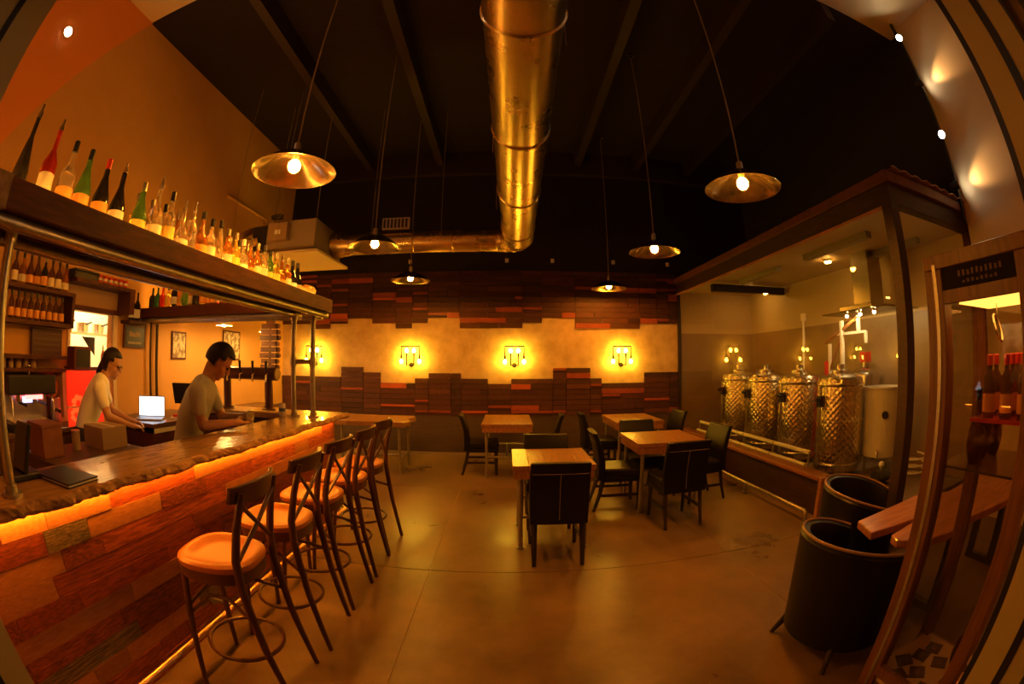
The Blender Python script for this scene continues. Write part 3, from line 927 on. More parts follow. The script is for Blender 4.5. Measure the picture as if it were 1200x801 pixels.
# posters on the wall past the bar
for (y0, y1, z0, z1, lb) in ((4.36, 4.67, 1.59, 1.95, 'small framed picture of sketched figures hung alone on the yellow-lit wall'),
                             (5.59, 6.08, 1.6, 2.05, 'larger framed print behind the bartender in the grey shirt')):
    p = thing('framed_poster', lb, 'picture', (XL, y0, z0))
    B('frame', DWOOD, 0, .02, 0, y1 - y0, 0, z1 - z0, p)
    B('print', PAPER, .02, .023, .025, y1 - y0 - .025, .025, z1 - z0 - .025, p)
# hanging sign boards
sg = thing('sign_post', 'hanging column of small brown wooden sign boards with rounded ends', 'sign', (-2.98, 5.0, 1.4))
MB().box(-.012, .012, -.004, .006, -.02, .78).build('strap', DWOOD, sg)
sw = mat('sign_wood', (.11, .045, .022), .6, c2=(.18, .075, .035), scale=10, stretch=(1, 1, 5), rand=.3)
MB().lathe([(0, -.03), (.07, -.03), (.07, 0), (0, 0)], 18, (0, -.01, .72), Matrix.Rotation(PI / 2, 3, 'X')).build('round_sign', sw, sg)
for i in range(9):
    z = .02 + i * .073
    hw = .145 - .01 * (i % 3)
    q = MB().box(-hw, hw, -.03, -.006, z, z + .064).cyl((hw, -.03, z + .032), (hw, -.006, z + .032), .032, n=12).build('sign_board', sw, sg)
MB().tube([(0, 0, .78), (0, 0, ZC - 1.4)], .004, 6).build('hanging_wire', CORD, sg)
# counters behind the bar
ct = thing('back_counter', 'low dark counter along the wall under the espresso machine', 'counter', (XL, 1.1, 0))
B('cabinet', DWOOD, 0, .38, 0, 1.72, 0, .92, ct)
B('worktop', mat('counter_top', (.14, .07, .035), .35), 0, .40, -.02, 1.73, .92, .96, ct, bevel=.004)
for k in range(3):
    d = B('door', mat('counter_door', (.10, .045, .022), .5) if k == 0 else MATS['counter_door'], .38, .39, .03 + k * .57, .57 + k * .57, .05, .88, ct)
    B('handle', STEEL, .39, .405, .12 + k * .57, .3 + k * .57, .78, .795, d)
ct2 = thing('service_counter', 'service counter with pale drawers under the laptop', 'counter', (XL, 3.2, 0))
B('cabinet', DWOOD, 0, .8, 0, 1.15, 0, .86, ct2)
B('worktop', MATS['counter_top'], 0, .84, -.03, 1.17, .92, .96, ct2, bevel=.004)
B('drawer_front', WHITEP, .8, .815, .02, .55, .86, .91, ct2)
B('drawer_front', WHITEP, .8, .815, .57, 1.13, .86, .91, ct2)
ct3 = thing('ledge_counter', 'narrow dark-edged ledge along the yellow-lit wall beneath the posters', 'counter', (XL, 4.45, 0))
B('top', MATS['counter_top'], 0, .5, 0, 2.2, .86, .9, ct3)
B('front', CREAM, 0, .45, .02, 2.18, 0, .86, ct3)
# espresso machine
em = thing('espresso_machine', 'black and chrome espresso machine with glowing red badge', 'coffee machine', (XL + .205, 1.85, .96))
B('base', BLACKP, -.2, .19, -.28, .28, 0, .07, em, bevel=.006)
B('back_body', STEEL, -.2, -.02, -.28, .28, .07, .3, em, bevel=.006)
B('top_body', BLACKP, -.2, .2, -.3, .3, .3, .46, em, bevel=.012)
B('badge', emit('badge_red', (1, .12, .1), 3), .2, .204, -.1, .12, .265, .3, em)
B('screen', emit('screen_blue', (.5, .5, 1), 1.2), .0, .01, -.06, .08, .22, .27, em)
for y in (-.13, .13):
    q = MB().cyl((.1, y, .3), (.1, y, .24), .035).build('group_head', STEEL, em)
    MB().cyl((.1, y, .235), (.28, y, .225), .013).build('portafilter', BLACKP, q)
for y in (-.26, .26):
    MB().tube([(.16, y, .3), (.2, y, .22), (.2, y, .08)], .007, 6).build('steam_wand', STEEL, em)
B('drip_tray', STEEL, 0, .19, -.24, .24, .07, .085, em)
MB().cyl((0, .05, .46), (0, .05, .52), .012).ball((0, .05, .53), .02).build('knob', STEEL, em)
gd = thing('coffee_grinder', 'coffee grinder with chrome body next to the espresso machine', 'grinder', (XL + .2, 2.22, .96))
B('body', STEEL, -.07, .07, -.06, .06, 0, .26, gd, bevel=.01)
MB().lathe([(.03, .26), (.06, .32), (.065, .4), (0, .4)], 16).build('hopper', GL['amber'], gd)
MB().cyl((.07, 0, .15), (.14, 0, .14), .015).build('spout', BLACKP, gd)
# low shelf and tins above the machine
sh3 = thing('wall_shelf', 'short wooden shelf with tins above the espresso machine', 'shelf', (XL, 1.5, 1.44))
B('board', DWOOD, 0, .22, 0, .9, 0, .03, sh3)
B('side_panel', CREAM, .0, .2, .86, .9, -.42, 0, sh3)
for k in range(5):
    t = thing('tin', 'small kraft tin on the short shelf above the espresso machine', 'tin', (XL + .12, 1.6 + .1 * k, 1.47), 0, 'tins above the espresso machine') if k == 0 else None
    if k == 0:
        MB().lathe([(.035, 0), (.035, .075)], 14).build('body', KRAFT, t)
        MB().lathe([(.037, .075), (.037, .085), (0, .086)], 14).build('lid', GALV, t)
        t0 = t
    else:
        dup(t0, (XL + .12, 1.6 + .1 * k, 1.47))
# dark menu boards, speaker, red light box
mb = thing('menu_board', 'dark menu board leaning on the wall between racks and hatch', 'board', (XL + .02, 2.0, 1.585))
B('panel', mat('menu_red', (.07, .02, .015), .5), .02, .05, 0, .42, 0.0, .24, mb)
for k in range(4):
    B('line', MATS['counter_door'], .05, .053, .03, .39, .04 + k * .05, .055 + k * .05, mb)
spk = thing('speaker', 'dark red-brown speaker box beside the kitchen hatch', 'speaker', (XL + .3, 2.53, 1.46))
B('cabinet', mat('speaker_red', (.12, .025, .015), .6), -.09, .09, -.12, .12, 0, .22, spk, bevel=.02)
B('grille', BLACKM, .09, .094, -.09, .09, .03, .19, spk)
B('stand', BLACKM, -.03, .03, -.03, .03, -.5, 0, spk)
rb = thing('light_box', 'glowing red translucent display with orange flower print and pale letters', 'sign', (XL + .35, 2.58, .96))
B('panel', emit('red_glow', (1.0, .025, .005), .26), 0, .02, -.26, .24, .18, .5, rb)
B('panel', emit('red_glow_low', (1.0, .04, .008), .28), 0, .02, -.26, .24, 0, .165, rb)
B('divider', CREAM, .0, .03, -.26, .24, .165, .18, rb)
fm = emit('orange_print', (1.0, .10, .015), .5)
for (cy, cz, r) in ((-.12, .2, .1), (-.05, .12, .09), (.02, .08, .1), (-.16, .1, .08)):
    for k in range(7):
        a = 2 * PI * k / 7
        y, z = cy + r * .6 * math.cos(a), cz + r * .6 * math.sin(a)
        if .01 < z < .49 and -.25 < y < .23:
            MB().ball((.022, y, z), r * .38, 10, 6, (.08, 1, .7)).build('petal', fm, rb)
for k in range(6):
    B('lettering', emit('pale_red', (1, .22, .06), .8) if k == 0 else MATS['pale_red'], .02, .023, .0 + k * .032, .016 + k * .032, .3, .34 + .02 * (k % 2), rb)
# kitchen things seen in the hatch
ks = thing('kitchen_shelf', 'wire shelf with pans inside the bright kitchen hatch', 'shelf', (XL - .9, 3.4, 1.85))
B('board', GALV, -.15, .15, -.7, .7, 0, .02, ks)
for y in (-.65, .65):
    B('upright', GALV, -.01, .01, y, y + .02, -.9, .4, ks)
for k in range(3):
    p = thing('saucepan', 'steel saucepan on the shelf inside the kitchen hatch', 'pan', (XL - .9, 3.05 + .3 * k, 1.87), 0, 'pans in the kitchen')
    MB().lathe([(.09, 0), (.1, .12), (.095, .12), (.085, .01), (0, .01)], 18).build('pan_body', STEEL, p)
    MB().cyl((.1, 0, .1), (.24, 0, .12), .012).build('handle', BLACKP, p)
kb = thing('sauce_bottle', 'red sauce bottle on the kitchen hatch sill', 'bottle', (XL - .05, 3.14, 1.485))
MB().lathe([(.03, 0), (.032, .12), (.012, .17), (.006, .22)], 14).build('bottle_body', REDP, kb)
MB().lathe([(.012, .17), (.014, .2), (.004, .235)], 10).build('nozzle', WHITEP, kb)
kf = tag(MB().prism([(0, 0), (.22, 0), (.22, -.2)], 0, .01, Matrix(((0, 0, 1, XL - .3), (1, 0, 0, 2.95), (0, 1, 0, 1.8), (0, 0, 0, 1)))).build('knife_guard', BLACKM, smooth=False), 'dark triangular guard hanging inside the kitchen hatch', 'guard')
kc = thing('kitchen_worktop', 'pale worktop inside the kitchen below the hatch', 'counter', (XL - .7, 3.2, 0))
B('top', WHITEP, -.5, .4, -1.2, 1.6, .9, .94, kc)
B('cabinet', WHITEP, -.5, .36, -1.2, 1.6, 0, .9, kc)
# under-bar station, boxes
ub = thing('ice_station', 'dark red-brown bar station with steel edge behind the bar', 'cabinet', (-3.0, 1.55, 0))
B('body', MATS['counter_door'], -.3, .3, -.1, .85, 0, .93, ub, bevel=.01)
B('steel_edge', STEEL, .3, .32, -.1, .85, .87, .93, ub)
for k in range(2):
    q = B('door', DWOOD, .3, .315, -.06 + k * .46, .36 + k * .46, .1, .82, ub)
    B('handle', STEEL, .315, .335, .02 + k * .46, .3 + k * .46, .76, .78, q)
wb2 = thing('wooden_crate', 'reddish wooden crate standing on the bar station', 'crate', (-3.05, 1.56, .93))
B('body', mat('crate_red', (.22, .07, .03), .6, c2=(.28, .1, .04), scale=8), -.14, .14, -.1, .1, 0, .2, wb2, bevel=.006)
B('lid', MATS['crate_red'], -.145, .145, -.105, .105, .2, .22, wb2)
cbo = thing('cardboard_box', 'closed cardboard box with reddish lit top behind the bar', 'box', (-3.0, 2.18, .93))
B('carton', KRAFT, -.15, .15, -.14, .14, 0, .16, cbo, bevel=.004)
B('tape', CREAM, -.15, .15, -.02, .02, .16, .162, cbo)
cn = thing('tin', 'pale tin can between the crate and the cardboard box', 'tin', (-3.05, 1.88, .93))
MB().lathe([(.04, 0), (.04, .13)], 16).build('body', KRAFT, cn)
MB().lathe([(.042, .13), (.042, .14), (0, .14)], 16).build('lid', GALV, cn)
bg = thing('card_terminal', 'black till terminal on the bar beside the pipe post', 'till', (-1.93, .80, 1.1))
B('base', BLACKP, -.07, .07, -.09, .09, 0, .03, bg, bevel=.008)
MB().box(-.08, .08, -.012, .012, 0, .2, Matrix.Translation((0, 0, .03)) @ Matrix.Rotation(-.3, 4, 'X')).build('screen', BLACKP, bg, smooth=False, bevel=.006)
bk = thing('menu_folder', 'closed black menu folder with pale page edge lying on the bar', 'menu', (-1.77, 1.0, 1.1), .12)
B('cover', LEATH, -.15, .14, -.10, .10, .012, .018, bk, bevel=.002)
B('pages', WHITEP, -.145, .135, -.097, .095, .004, .012, bk)
B('cover_back', LEATH, -.15, .14, -.10, .10, 0, .004, bk)
# laptop, till screen, laptop table things
lp = thing('laptop', 'open laptop with a white glowing screen on the service counter', 'laptop', (-3.72, 3.42, .96), .6)
B('base', mat('laptop_grey', (.3, .3, .32), .4), -.17, .17, -.12, .12, 0, .018, lp, bevel=.004)
B('keyboard', BLACKP, -.14, .14, -.02, .09, .018, .02, lp)
Ml = Matrix.Translation((0, .12, .015)) @ Matrix.Rotation(PI / 2 - .25, 4, 'X')
sc_ = MB().box(-.17, .17, 0, .225, -.005, .005, Ml).build('lid', MATS['laptop_grey'], lp, smooth=False)
MB().box(-.158, .158, .012, .213, .0051, .007, Ml).build('display', emit('laptop_display', (.75, .85, 1.0), 1.5), sc_, smooth=False)
pos = thing('till_monitor', 'dark tilted till monitor seen from its back', 'monitor', (-3.74, 4.14, .96), .5)
MB().box(-.17, .17, -.012, .012, 0, .27, Matrix.Translation((0, 0, .12)) @ Matrix.Rotation(.45, 4, 'X')).build('screen', BLACKP, pos, smooth=False, bevel=.008)
MB().cyl((0, -.02, 0), (0, -.02, .2), .025).cyl((0, -.02, 0), (0, -.02, .015), .09, n=20).build('stand', BLACKP, pos)
tr_ = thing('tray_of_papers', 'pale tray with red packets beside the till monitor', 'tray', (-3.50, 3.80, .96), .3)
B('tray', WHITEP, -.12, .12, -.15, .15, 0, .02, tr_)
for k in range(3):
    B('packet', REDP if k < 2 else WHITEP, -.09 + k * .03, .06 + k * .03, -.12 + k * .08, -.05 + k * .08, .02, .045 + .01 * k, tr_)
# beer tower
tw = thing('beer_tower', 'large dark cylindrical beer tower with tap handles on the bar return', 'beer tower', (-2.66, 4.0, 1.1))
cu = mat('tower_bronze', (.14, .07, .04), .32, metal=.8)
MB().tube([(-.42, 0, .37), (.36, 0, .37)], .065, 28).build('barrel', cu, tw)
MB().tube([(.36, 0, .37), (.375, 0, .37)], [.07, .06], 28).build('end_cap', cu, tw)
for x in (-.3, .26):
    MB().tube([(x, 0, 0), (x, 0, .34)], .045, 20).cyl((x, 0, 0), (x, 0, .02), .08).build('column', cu, tw)
for k in range(5):
    x = -.38 + k * .17
    q = MB().tube([(x, -.06, .37), (x, -.12, .36), (x, -.13, .29)], .011, 8).build('tap', STEEL, tw)
    MB().tube([(x, -.11, .38), (x, -.12, .42), (x, -.12, .50)], [.008, .012, .016], 8).build('tap_handle', BLACKP, q)
dt = tag(B('drip_tray', mat('lit_tray', (.75, .6, .25), .3, metal=.8), -2.55, -2.15, 3.8, 3.9, 1.1, 1.112), 'low shiny drip tray before the beer tower', 'tray')
cnn = thing('drink_can', 'white drink can with a blue mark standing by the pipe posts', 'can', (-2.05, 3.66, 1.1))
MB().lathe([(.027, 0), (.033, .008), (.033, .105), (.026, .12)], 18).build('can_body', WHITEP, cnn)
MB().lathe([(.0335, .045), (.0335, .075)], 18).build('print_band', mat('can_blue', (.1, .16, .4), .4), cnn)
MB().lathe([(.026, .12), (.024, .118), (0, .118)], 18).build('can_top', STEEL, cnn)
gl_ = thing('tumbler', 'drinking glass in the hands of the bartender in grey', 'glass', (-1.905, 2.865, 1.1))
MB().lathe([(.026, 0), (.034, .12), (.032, .12), (.024, .008), (0, .008)], 18).build('glass_body', GL['clear'], gl_)

# ================================================================== BAR STOOLS
def make_stool():
    t = thing('bar_stool', '', 'bar stool', (0, 0, 0), 0, 'bentwood bar stools along the bar')
    H = .75
    # seat: rounded trapezoid, dished
    n = 40
    def out(a, k=1.0):
        x, y = math.cos(a), math.sin(a)
        e = 2.7
        d = (abs(x) ** e + abs(y) ** e) ** (-1 / e)
        w_ = .205 * (1 + .10 * -x * d)
        return x * d * .20 * k, y * d * w_ * k
    mbx = MB()
    rings = [(1.0, .0), (1.03, .012), (1.02, .028), (.95, .036), (.80, .035), (.72, .022), (.45, .017), (.15, .016)]
    vs, fs = [], []
    for (k, z) in rings:
        for j in range(n):
            x, y = out(2 * PI * j / n, k)
            vs.append((x, y, H - .03 + z))
    for i in range(len(rings) - 1):
        for j in range(n):
            fs.append((i * n + j, i * n + (j + 1) % n, (i + 1) * n + (j + 1) % n, (i + 1) * n + j))
    fs.append(tuple(range(n - 1, -1, -1)))
    fs.append(tuple(range((len(rings) - 1) * n, len(rings) * n)))
    mbx.add(vs, fs).build('seat', SEATW, t)
    ap = MB()
    vs, fs = [], []
    for (k, z) in ((.93, H - .085), (.99, H - .085), (.99, H - .03), (.93, H - .03)):
        for j in range(n):
            x, y = out(2 * PI * j / n, k)
            vs.append((x, y, z))
    for i in range(4):
        for j in range(n):
            fs.append((i * n + j, i * n + (j + 1) % n, ((i + 1) % 4) * n + (j + 1) % n, ((i + 1) % 4) * n + j))
    ap.add(vs, fs).build('apron', STOOLW, t)
    # legs: front (bar side) plain, rear sweep up into the back posts
    for s in (-1, 1):
        MB().tube([(-.15, s * .15, H - .04), (-.18, s * .18, .4), (-.22, s * .215, 0)], [.019, .018, .014], 10).build('leg', STOOLW, t)
        MB().tube([(.29, s * .205, 0), (.225, s * .195, .36), (.185, s * .19, .68), (.185, s * .188, .8), (.215, s * .18, .95), (.255, s * .165, 1.10)],
                  [.015, .019, .021, .020, .018, .016], 10).build('rear_leg', STOOLW, t)
    # crest rail, bowed
    cr = MB()
    vs, fs = [], []
    m_ = 15
    for i in range(m_):
        u = -1 + 2 * i / (m_ - 1)
        y = u * .205
        x = .275 - .06 * u * u
        hh = .045 * (1 - .25 * u * u)
        for (dx, dz) in ((-.011, -hh), (.011, -hh), (.011, hh), (-.011, hh)):
            vs.append((x + dx + dz * .25, y, 1.09 + dz))
    for i in range(m_ - 1):
        for j in range(4):
            fs.append((i * 4 + j, i * 4 + (j + 1) % 4, (i + 1) * 4 + (j + 1) % 4, (i + 1) * 4 + j))
    fs += [(3, 2, 1, 0), tuple((m_ - 1) * 4 + j for j in range(4))]
    cr.add(vs, fs).build('crest_rail', STOOLW, t, bevel=.004)
    # crossing back slats
    for s in (-1, 1):
        MB().tube([(.19, -s * .17, .80), (.225, 0, .92), (.245, s * .155, 1.04)], .011, 8).build('cross_slat', STOOLW, t)
    # foot ring and upper hoop
    ring = [(.20 * math.cos(2 * PI * j / 28) + .01, .205 * math.sin(2 * PI * j / 28), .25) for j in range(28)]
    MB().tube(ring, .011, 8, closed=True).build('foot_ring', STOOLW, t)
    hoop = []
    for s in (-1, 1):
        MB().tube([(-.16, s * .165, .46), (-.05, s * .13, .56), (.05, s * .12, .56), (.20, s * .185, .50)], .010, 8).build('brace', STOOLW, t)
    MB().tube([(-.165, -.165, .5), (-.10, 0, .58), (-.165, .165, .5)], .010, 8).build('brace', STOOLW, t)
    return t
st = make_stool()
ST = [(-1.27, 1.53, .10, 'bentwood bar stool at the near end of the bar, before the plank wall end'),
      (-1.27, 2.10, .05, 'second bentwood bar stool from the door end of the bar'),
      (-1.27, 2.62, -.03, 'middle bentwood bar stool of the five along the bar'),
      (-1.26, 3.12, .02, 'fourth bentwood bar stool from the door end of the bar'),
      (-1.27, 3.62, -.05, 'bentwood bar stool at the pipe-post end of the bar')]
st['label'] = 'bentwood bar stool at the door end of the bar'
for i, (x, y, a, lb) in enumerate(ST):
    if i == 0:
        st.location = (x, y, 0)
        st.rotation_euler = (0, 0, a)
    else:
        dup(st, (x, y, 0), a, lb)

# ================================================================== TABLES
def table(x0, x1, y0, y1, label, h=.77, legs=4):
    cx, cy = (x0 + x1) / 2, (y0 + y1) / 2
    t = thing('square_table', label, 'table', (cx, cy, 0), 0, 'wooden tables with pipe legs')
    hx, hy = (x1 - x0) / 2, (y1 - y0) / 2
    nb = 5
    for k in range(nb):
        a, b2 = -hx + 2 * hx * k / nb, -hx + 2 * hx * (k + 1) / nb
        MB().box(a + .0008, b2 - .0008, -hy, hy, h - .042, h).build('top_board', TABLE, t, smooth=False, bevel=.002)
    for (a, b2, c, d) in ((-hx + .015, hx - .015, -hy + .01, -hy + .035), (-hx + .015, hx - .015, hy - .035, hy - .01),
                          (-hx + .01, -hx + .035, -hy + .036, hy - .036), (hx - .035, hx - .01, -hy + .036, hy - .036)):
        B('apron', TABLE, a, b2, c, d, h - .115, h - .0425, t)
    for sx in (-1, 1):
        for sy in (-1, 1):
            px, py = sx * (hx - .07), sy * (hy - .07)
            q = MB().cyl((px, py, 0), (px, py, h - .05), .021).build('leg', GALV, t)
            MB().cyl((px, py, 0), (px, py, .015), .032).build('foot', GALV, q)
        MB().cyl((-hx + .07, sx * (hy - .07), .3), (hx - .07, sx * (hy - .07), .3), .015).build('stretcher', GALV, t)
    MB().cyl((0, -hy + .07, .3), (0, hy - .07, .3), .015).build('stretcher', GALV, t)
    return t
table(.045, .735, 3.53, 4.27, 'square wooden table standing alone between the bar stools and the four-chair table')
table(1.34, 2.12, 4.34, 5.14, 'square wooden table with black chairs on every side beside the glass room')
table(1.53, 2.26, 6.06, 7.05, 'square wooden table by the back wall beside the glass room corner')
table(-.35, .36, 6.03, 7.2, 'square wooden table by the back wall beneath the middle sconces')
# live edge table near the bar end
lt = thing('live_edge_table', 'pale live-edge slab table standing past the end of the bar', 'table', (-1.9, 6.45, 0))
ed = [(-.85, -.35), (-.4, -.42), (.1, -.36), (.45, -.40), (.52, -.2), (.43, .05), (.50, .3), (.44, .46), (-.1, .42), (-.85, .45)]
MB().prism(ed, .70, .77).build('slab', TABLE, lt, smooth=False, bevel=.006)
for (x, y) in ((.37, -.3), (.37, .3), (-.75, -.25), (-.75, .3)):
    MB().cyl((x, y, 0), (x, y, .70), .021).build('leg', GALV, lt)
MB().cyl((.37, -.3, .22), (.37, .3, .22), .016).cyl((.37, 0, .22), (-.75, 0, .22), .016).build('stretcher', GALV, lt)

# ================================================================== DINING CHAIRS
def make_chair():
    """seat centre at origin, sitter faces +y"""
    t = thing('dining_chair', '', 'chair', (0, 0, 0), 0, 'black leather dining chairs')
    MB().box(-.225, .225, -.19, .24, .39, .485).build('seat', LEATH, t, smooth=False, bevel=.022)
    MB().box(-.22, .22, -.19, .235, .34, .389).build('seat_frame', LEATH, t, smooth=False, bevel=.006)
    bk_ = MB()
    vs, fs = [], []
    K = 9
    for i in range(K):
        f = i / (K - 1)
        z = .36 + f * .51
        y = -.225 - .075 * f * f + .02 * math.sin(f * PI)
        w_ = .225 + .006 * math.sin(f * PI)
        th = .036 - .008 * f
        for (x, dy) in ((-w_, -th), (-w_ * .5, -th - .008), (0, -th - .01), (w_ * .5, -th - .008), (w_, -th), (w_, th), (0, th + .012), (-w_, th)):
            vs.append((x, y + dy, z))
    for i in range(K - 1):
        for j in range(8):
            fs.append((i * 8 + j, i * 8 + (j + 1) % 8, (i + 1) * 8 + (j + 1) % 8, (i + 1) * 8 + j))
    fs += [tuple(range(7, -1, -1)), tuple(range((K - 1) * 8, K * 8))]
    o = bk_.add(vs, fs).build('backrest', LEATH, t, bevel=.010)
    def by(z, dx=0):
        f = (z - .36) / .51
        return -.225 - .075 * f * f + .02 * math.sin(f * PI) - (.036 - .008 * f) - .010
    MB().tube([(x, by(.78) + .010 * (abs(x) / .22) ** 2 , .78) for x in (-.215, -.11, 0, .11, .215)], .0035, 6).build('stitching', STITCH, t)
    MB().tube([(0, by(z) - .001, z) for z in (.40, .5, .6, .7, .78)], .003, 6).build('stitching', STITCH, t)
    for sx in (-1, 1):
        MB().tube([(sx * .195, .20, .36), (sx * .195, .205, 0)], [.026, .017], 4).build('leg', CLEG, t, smooth=False)
        MB().tube([(sx * .19, -.195, .38), (sx * .19, -.225, .2), (sx * .19, -.285, 0)], [.026, .022, .017], 4).build('leg', CLEG, t, smooth=False)
        MB().box(sx * .195 - .009, sx * .195 + .009, -.21, .2, .17, .20).build('side_stretcher', CLEG, t, smooth=False)
    return t
ch = make_chair()
CH = [(.40, 3.50, 0.0, 'black leather dining chair with cream-stitched back turned to the entrance at the lone table'),
      (.40, 4.26, PI, 'black leather dining chair facing the entrance across the lone table'),
      (1.68, 4.10, .03, 'black leather dining chair on the entrance side of the table beside the glass room'),
      (1.22, 4.70, -PI / 2 - .05, 'black leather dining chair on the bar side of the table beside the glass room'),
      (2.22, 4.72, PI / 2 + .1, 'black leather dining chair tucked between table and plinth ledge'),
      (1.66, 5.22, PI, 'black leather dining chair between the two tables beside the glass room'),
      (1.38, 6.5, -PI / 2, 'black leather dining chair on the bar side of the back corner table'),
      (2.36, 6.42, PI / 2 + .1, 'black leather dining chair on the glass side of the back corner table'),
      (-.36, 6.42, -PI / 2 + .05, 'black leather dining chair on the bar side of the table under the sconces'),
      (.50, 6.42, PI / 2 - .08, 'black leather dining chair on the far-from-bar side of the table under the sconces')]
for i, (x, y, a, lb) in enumerate(CH):
    if i == 0:
        ch.location = (x, y, 0)
        ch['label'] = lb
    else:
        dup(ch, (x, y, 0), a, lb)

# ================================================================== TUB CHAIRS AND SLAB TABLE
def make_tub():
    """opening faces +x"""
    t = thing('tub_chair', '', 'chair', (0, 0, 0), 0, 'black tub chairs at the slab table')
    R, n = .37, 36
    vs, fs = [], []
    rim = []
    A = math.radians(128)
    for i in range(n):
        u = -1 + 2 * i / (n - 1)
        a = PI + u * A
        top_ = .715 - .13 * abs(u) ** 2.2
        for (r, z) in ((R - .05, .30), (R - .03, .12), (R, .12), (R + .015, (.12 + top_) / 2), (R + .02, top_ - .02), (R, top_), (R - .035, top_ - .01), (R - .05, top_ - .06)):
            vs.append((r * math.cos(a) * .97, r * math.sin(a), z))
        rim.append(((R + .005) * math.cos(a) * .97, (R + .005) * math.sin(a), top_ + .003))
    m_ = 8
    for i in range(n - 1):
        for j in range(m_):
            fs.append((i * m_ + j, i * m_ + (j + 1) % m_, (i + 1) * m_ + (j + 1) % m_, (i + 1) * m_ + j))
    fs += [tuple(range(m_)), tuple((n - 1) * m_ + j for j in range(m_ - 1, -1, -1))]
    MB().add(vs, fs).build('shell', LEATH, t)
    MB().tube(rim, .009, 8).build('piping', PIPING, t)
    pr = [(.30, .30), (.325, .32), (.325, .40), (.30, .43), (0, .445)]
    MB().lathe(pr, 30).build('seat_cushion', LEATH, t)
    MB().lathe([(.31, .14), (.31, .30)], 24).build('seat_base', LEATH, t)
    for (x, y) in ((-.25, -.22), (-.25, .22), (.22, -.2), (.22, .2)):
        MB().tube([(x, y, .15), (x * 1.25, y * 1.25, 0)], [.026, .014], 8).build('leg', CLEG, t)
    return t
tc_ = make_tub()
tc_.location = (1.86, 1.60, 0)
tc_.rotation_euler = (0, 0, .05)
tc_['label'] = 'black leather tub chair pushed up to the split slab tip beside the display cabinet'
dup(tc_, (2.55, 2.22, 0), -.75, 'black leather tub chair between the slab table and the glass room')
sl = thing('slab_table', 'reddish live-edge slab table with a split end behind the display cabinet', 'table', (2.7, 1.45, 0))
edge = [(-.70, .33), (-.77, .13), (-.5, .10), (-.25, .07), (-.5, .045), (-.70, .02), (-.73, -.06), (-.62, -.18), (-.40, -.25), (-.1, -.22), (.4, -.33), (.9, -.30),
        (1.15, -.2), (1.2, .1), (.8, .24), (.3, .22), (.0, .38), (-.35, .36)]
MB().prism([(x, y) for x, y in edge], .615, .665).build('slab', SLAB, sl, smooth=False, bevel=.008)
for (x, y) in ((-.1, 0), (.9, 0)):
    B('leg', IRON, x - .03, x + .03, y - .16, y - .10, 0, .615, sl)
    B('leg', IRON, x - .03, x + .03, y + .10, y + .16, 0, .615, sl)
    B('foot_bar', IRON, x - .03, x + .03, y - .1, y + .1, 0.0, .05, sl)

# ================================================================== DISPLAY CABINET
CX0, CX1, CY0, CY1 = 1.70, 2.28, .53, 1.13
dc = thing('display_cabinet', 'tall wooden display cabinet with glass sides by the door', 'display cabinet', (CX0, CY0, 0))
W_, D_ = CX1 - CX0, CY1 - CY0
p_ = .075
for (x, y) in ((0, 0), (0, D_ - p_ - .03), (W_ - p_, 0), (W_ - p_, D_ - p_)):
    B('post', CABW, x, x + p_, y, y + (p_ if y < .2 or x > .1 else p_ + .03), 0, 1.939, dc, bevel=.004)
B('groove', GALV, -.004, 0, D_ - .075, D_ - .055, .02, 1.96, dc)
B('header', CABW, 0, W_, .0, D_, 1.94, 2.0, dc, bevel=.004)
B('header_rail', CABW, .0, .04, p_, D_ - p_ - .03, 1.80, 1.85, dc)
hp = B('sign_panel', mat('sign_black', (.014, .007, .005), .7, spec=.15), .006, .03, p_, D_ - p_ - .03, 1.85, 1.94, dc)
for r_, (z0, n_, yy) in enumerate(((1.895, 10, .15), (1.868, 8, .18))):
    for k in range(n_):
        B('lettering', mat('sign_letter', (.10, .035, .018), .5) if (r_ == 0 and k == 0) else MATS['sign_letter'], .002, .006, yy + k * .026, yy + .014 + k * .026, z0, z0 + (.022 if r_ == 0 else .013) - .004 * (k % 3 == 1), hp)
B('top_light', emit('cabinet_light', (1, .38, .06), 2.2), .1, W_ - .1, .12, D_ - .14, 1.80, 1.81, dc)
B('light_tray', CABW, .09, W_ - .09, .11, D_ - .13, 1.81, 1.835, dc)
B('pane', CGLASS, .028, .034, p_, D_ - p_ - .03, .1, 1.80, dc)
B('pane', CGLASS, p_, W_ - p_, D_ - .04, D_ - .034, .1, 1.94, dc)
B('pane', CGLASS, W_ - .04, W_ - .034, p_, D_ - p_, .1, 1.94, dc)
B('base_board', mat('case_floor', (.55, .38, .18), .5), 0.02, W_ - .02, .02, D_ - .02, .06, .10, dc)
B('kick_board', CABW, .02, W_ - .02, .02, D_ - .02, 0, .06, dc)
B('glass_shelf', mat('shelf_glass_edge', (.55, .4, .2), .1, trans=.8), .05, W_ - .05, .06, D_ - .06, 1.148, 1.158, dc)
B('red_shelf', mat('red_acrylic', (.7, .06, .02), .2, trans=.3), .1, W_ - .05, .06, D_ - .2, 1.335, 1.35, dc)
B('bottom_rail', CABW, 0, .04, p_, D_ - p_ - .03, .1, .16, dc)
MB().tube([(.28 + .035 * math.cos(2 * PI * k / 20), .32 + .02 * math.sin(2 * PI * k / 20), 1.70 + .055 * math.sin(2 * PI * k / 20)) for k in range(20)], .006, 6, closed=True).cyl((.28, .32, 1.755), (.28, .32, 1.80), .004).build('ring_hanger', STEEL, dc)
for i in range(10):
    x, y = CX0 + .16 + .085 * (i % 4), CY0 + .12 + .10 * (i // 4)
    bottle('slim', 'brown', 'orange', 'red', .235, (x, y, 1.35), 'small brown bottle with red cap on the red shelf of the display cabinet', 'bottles in the display cabinet')
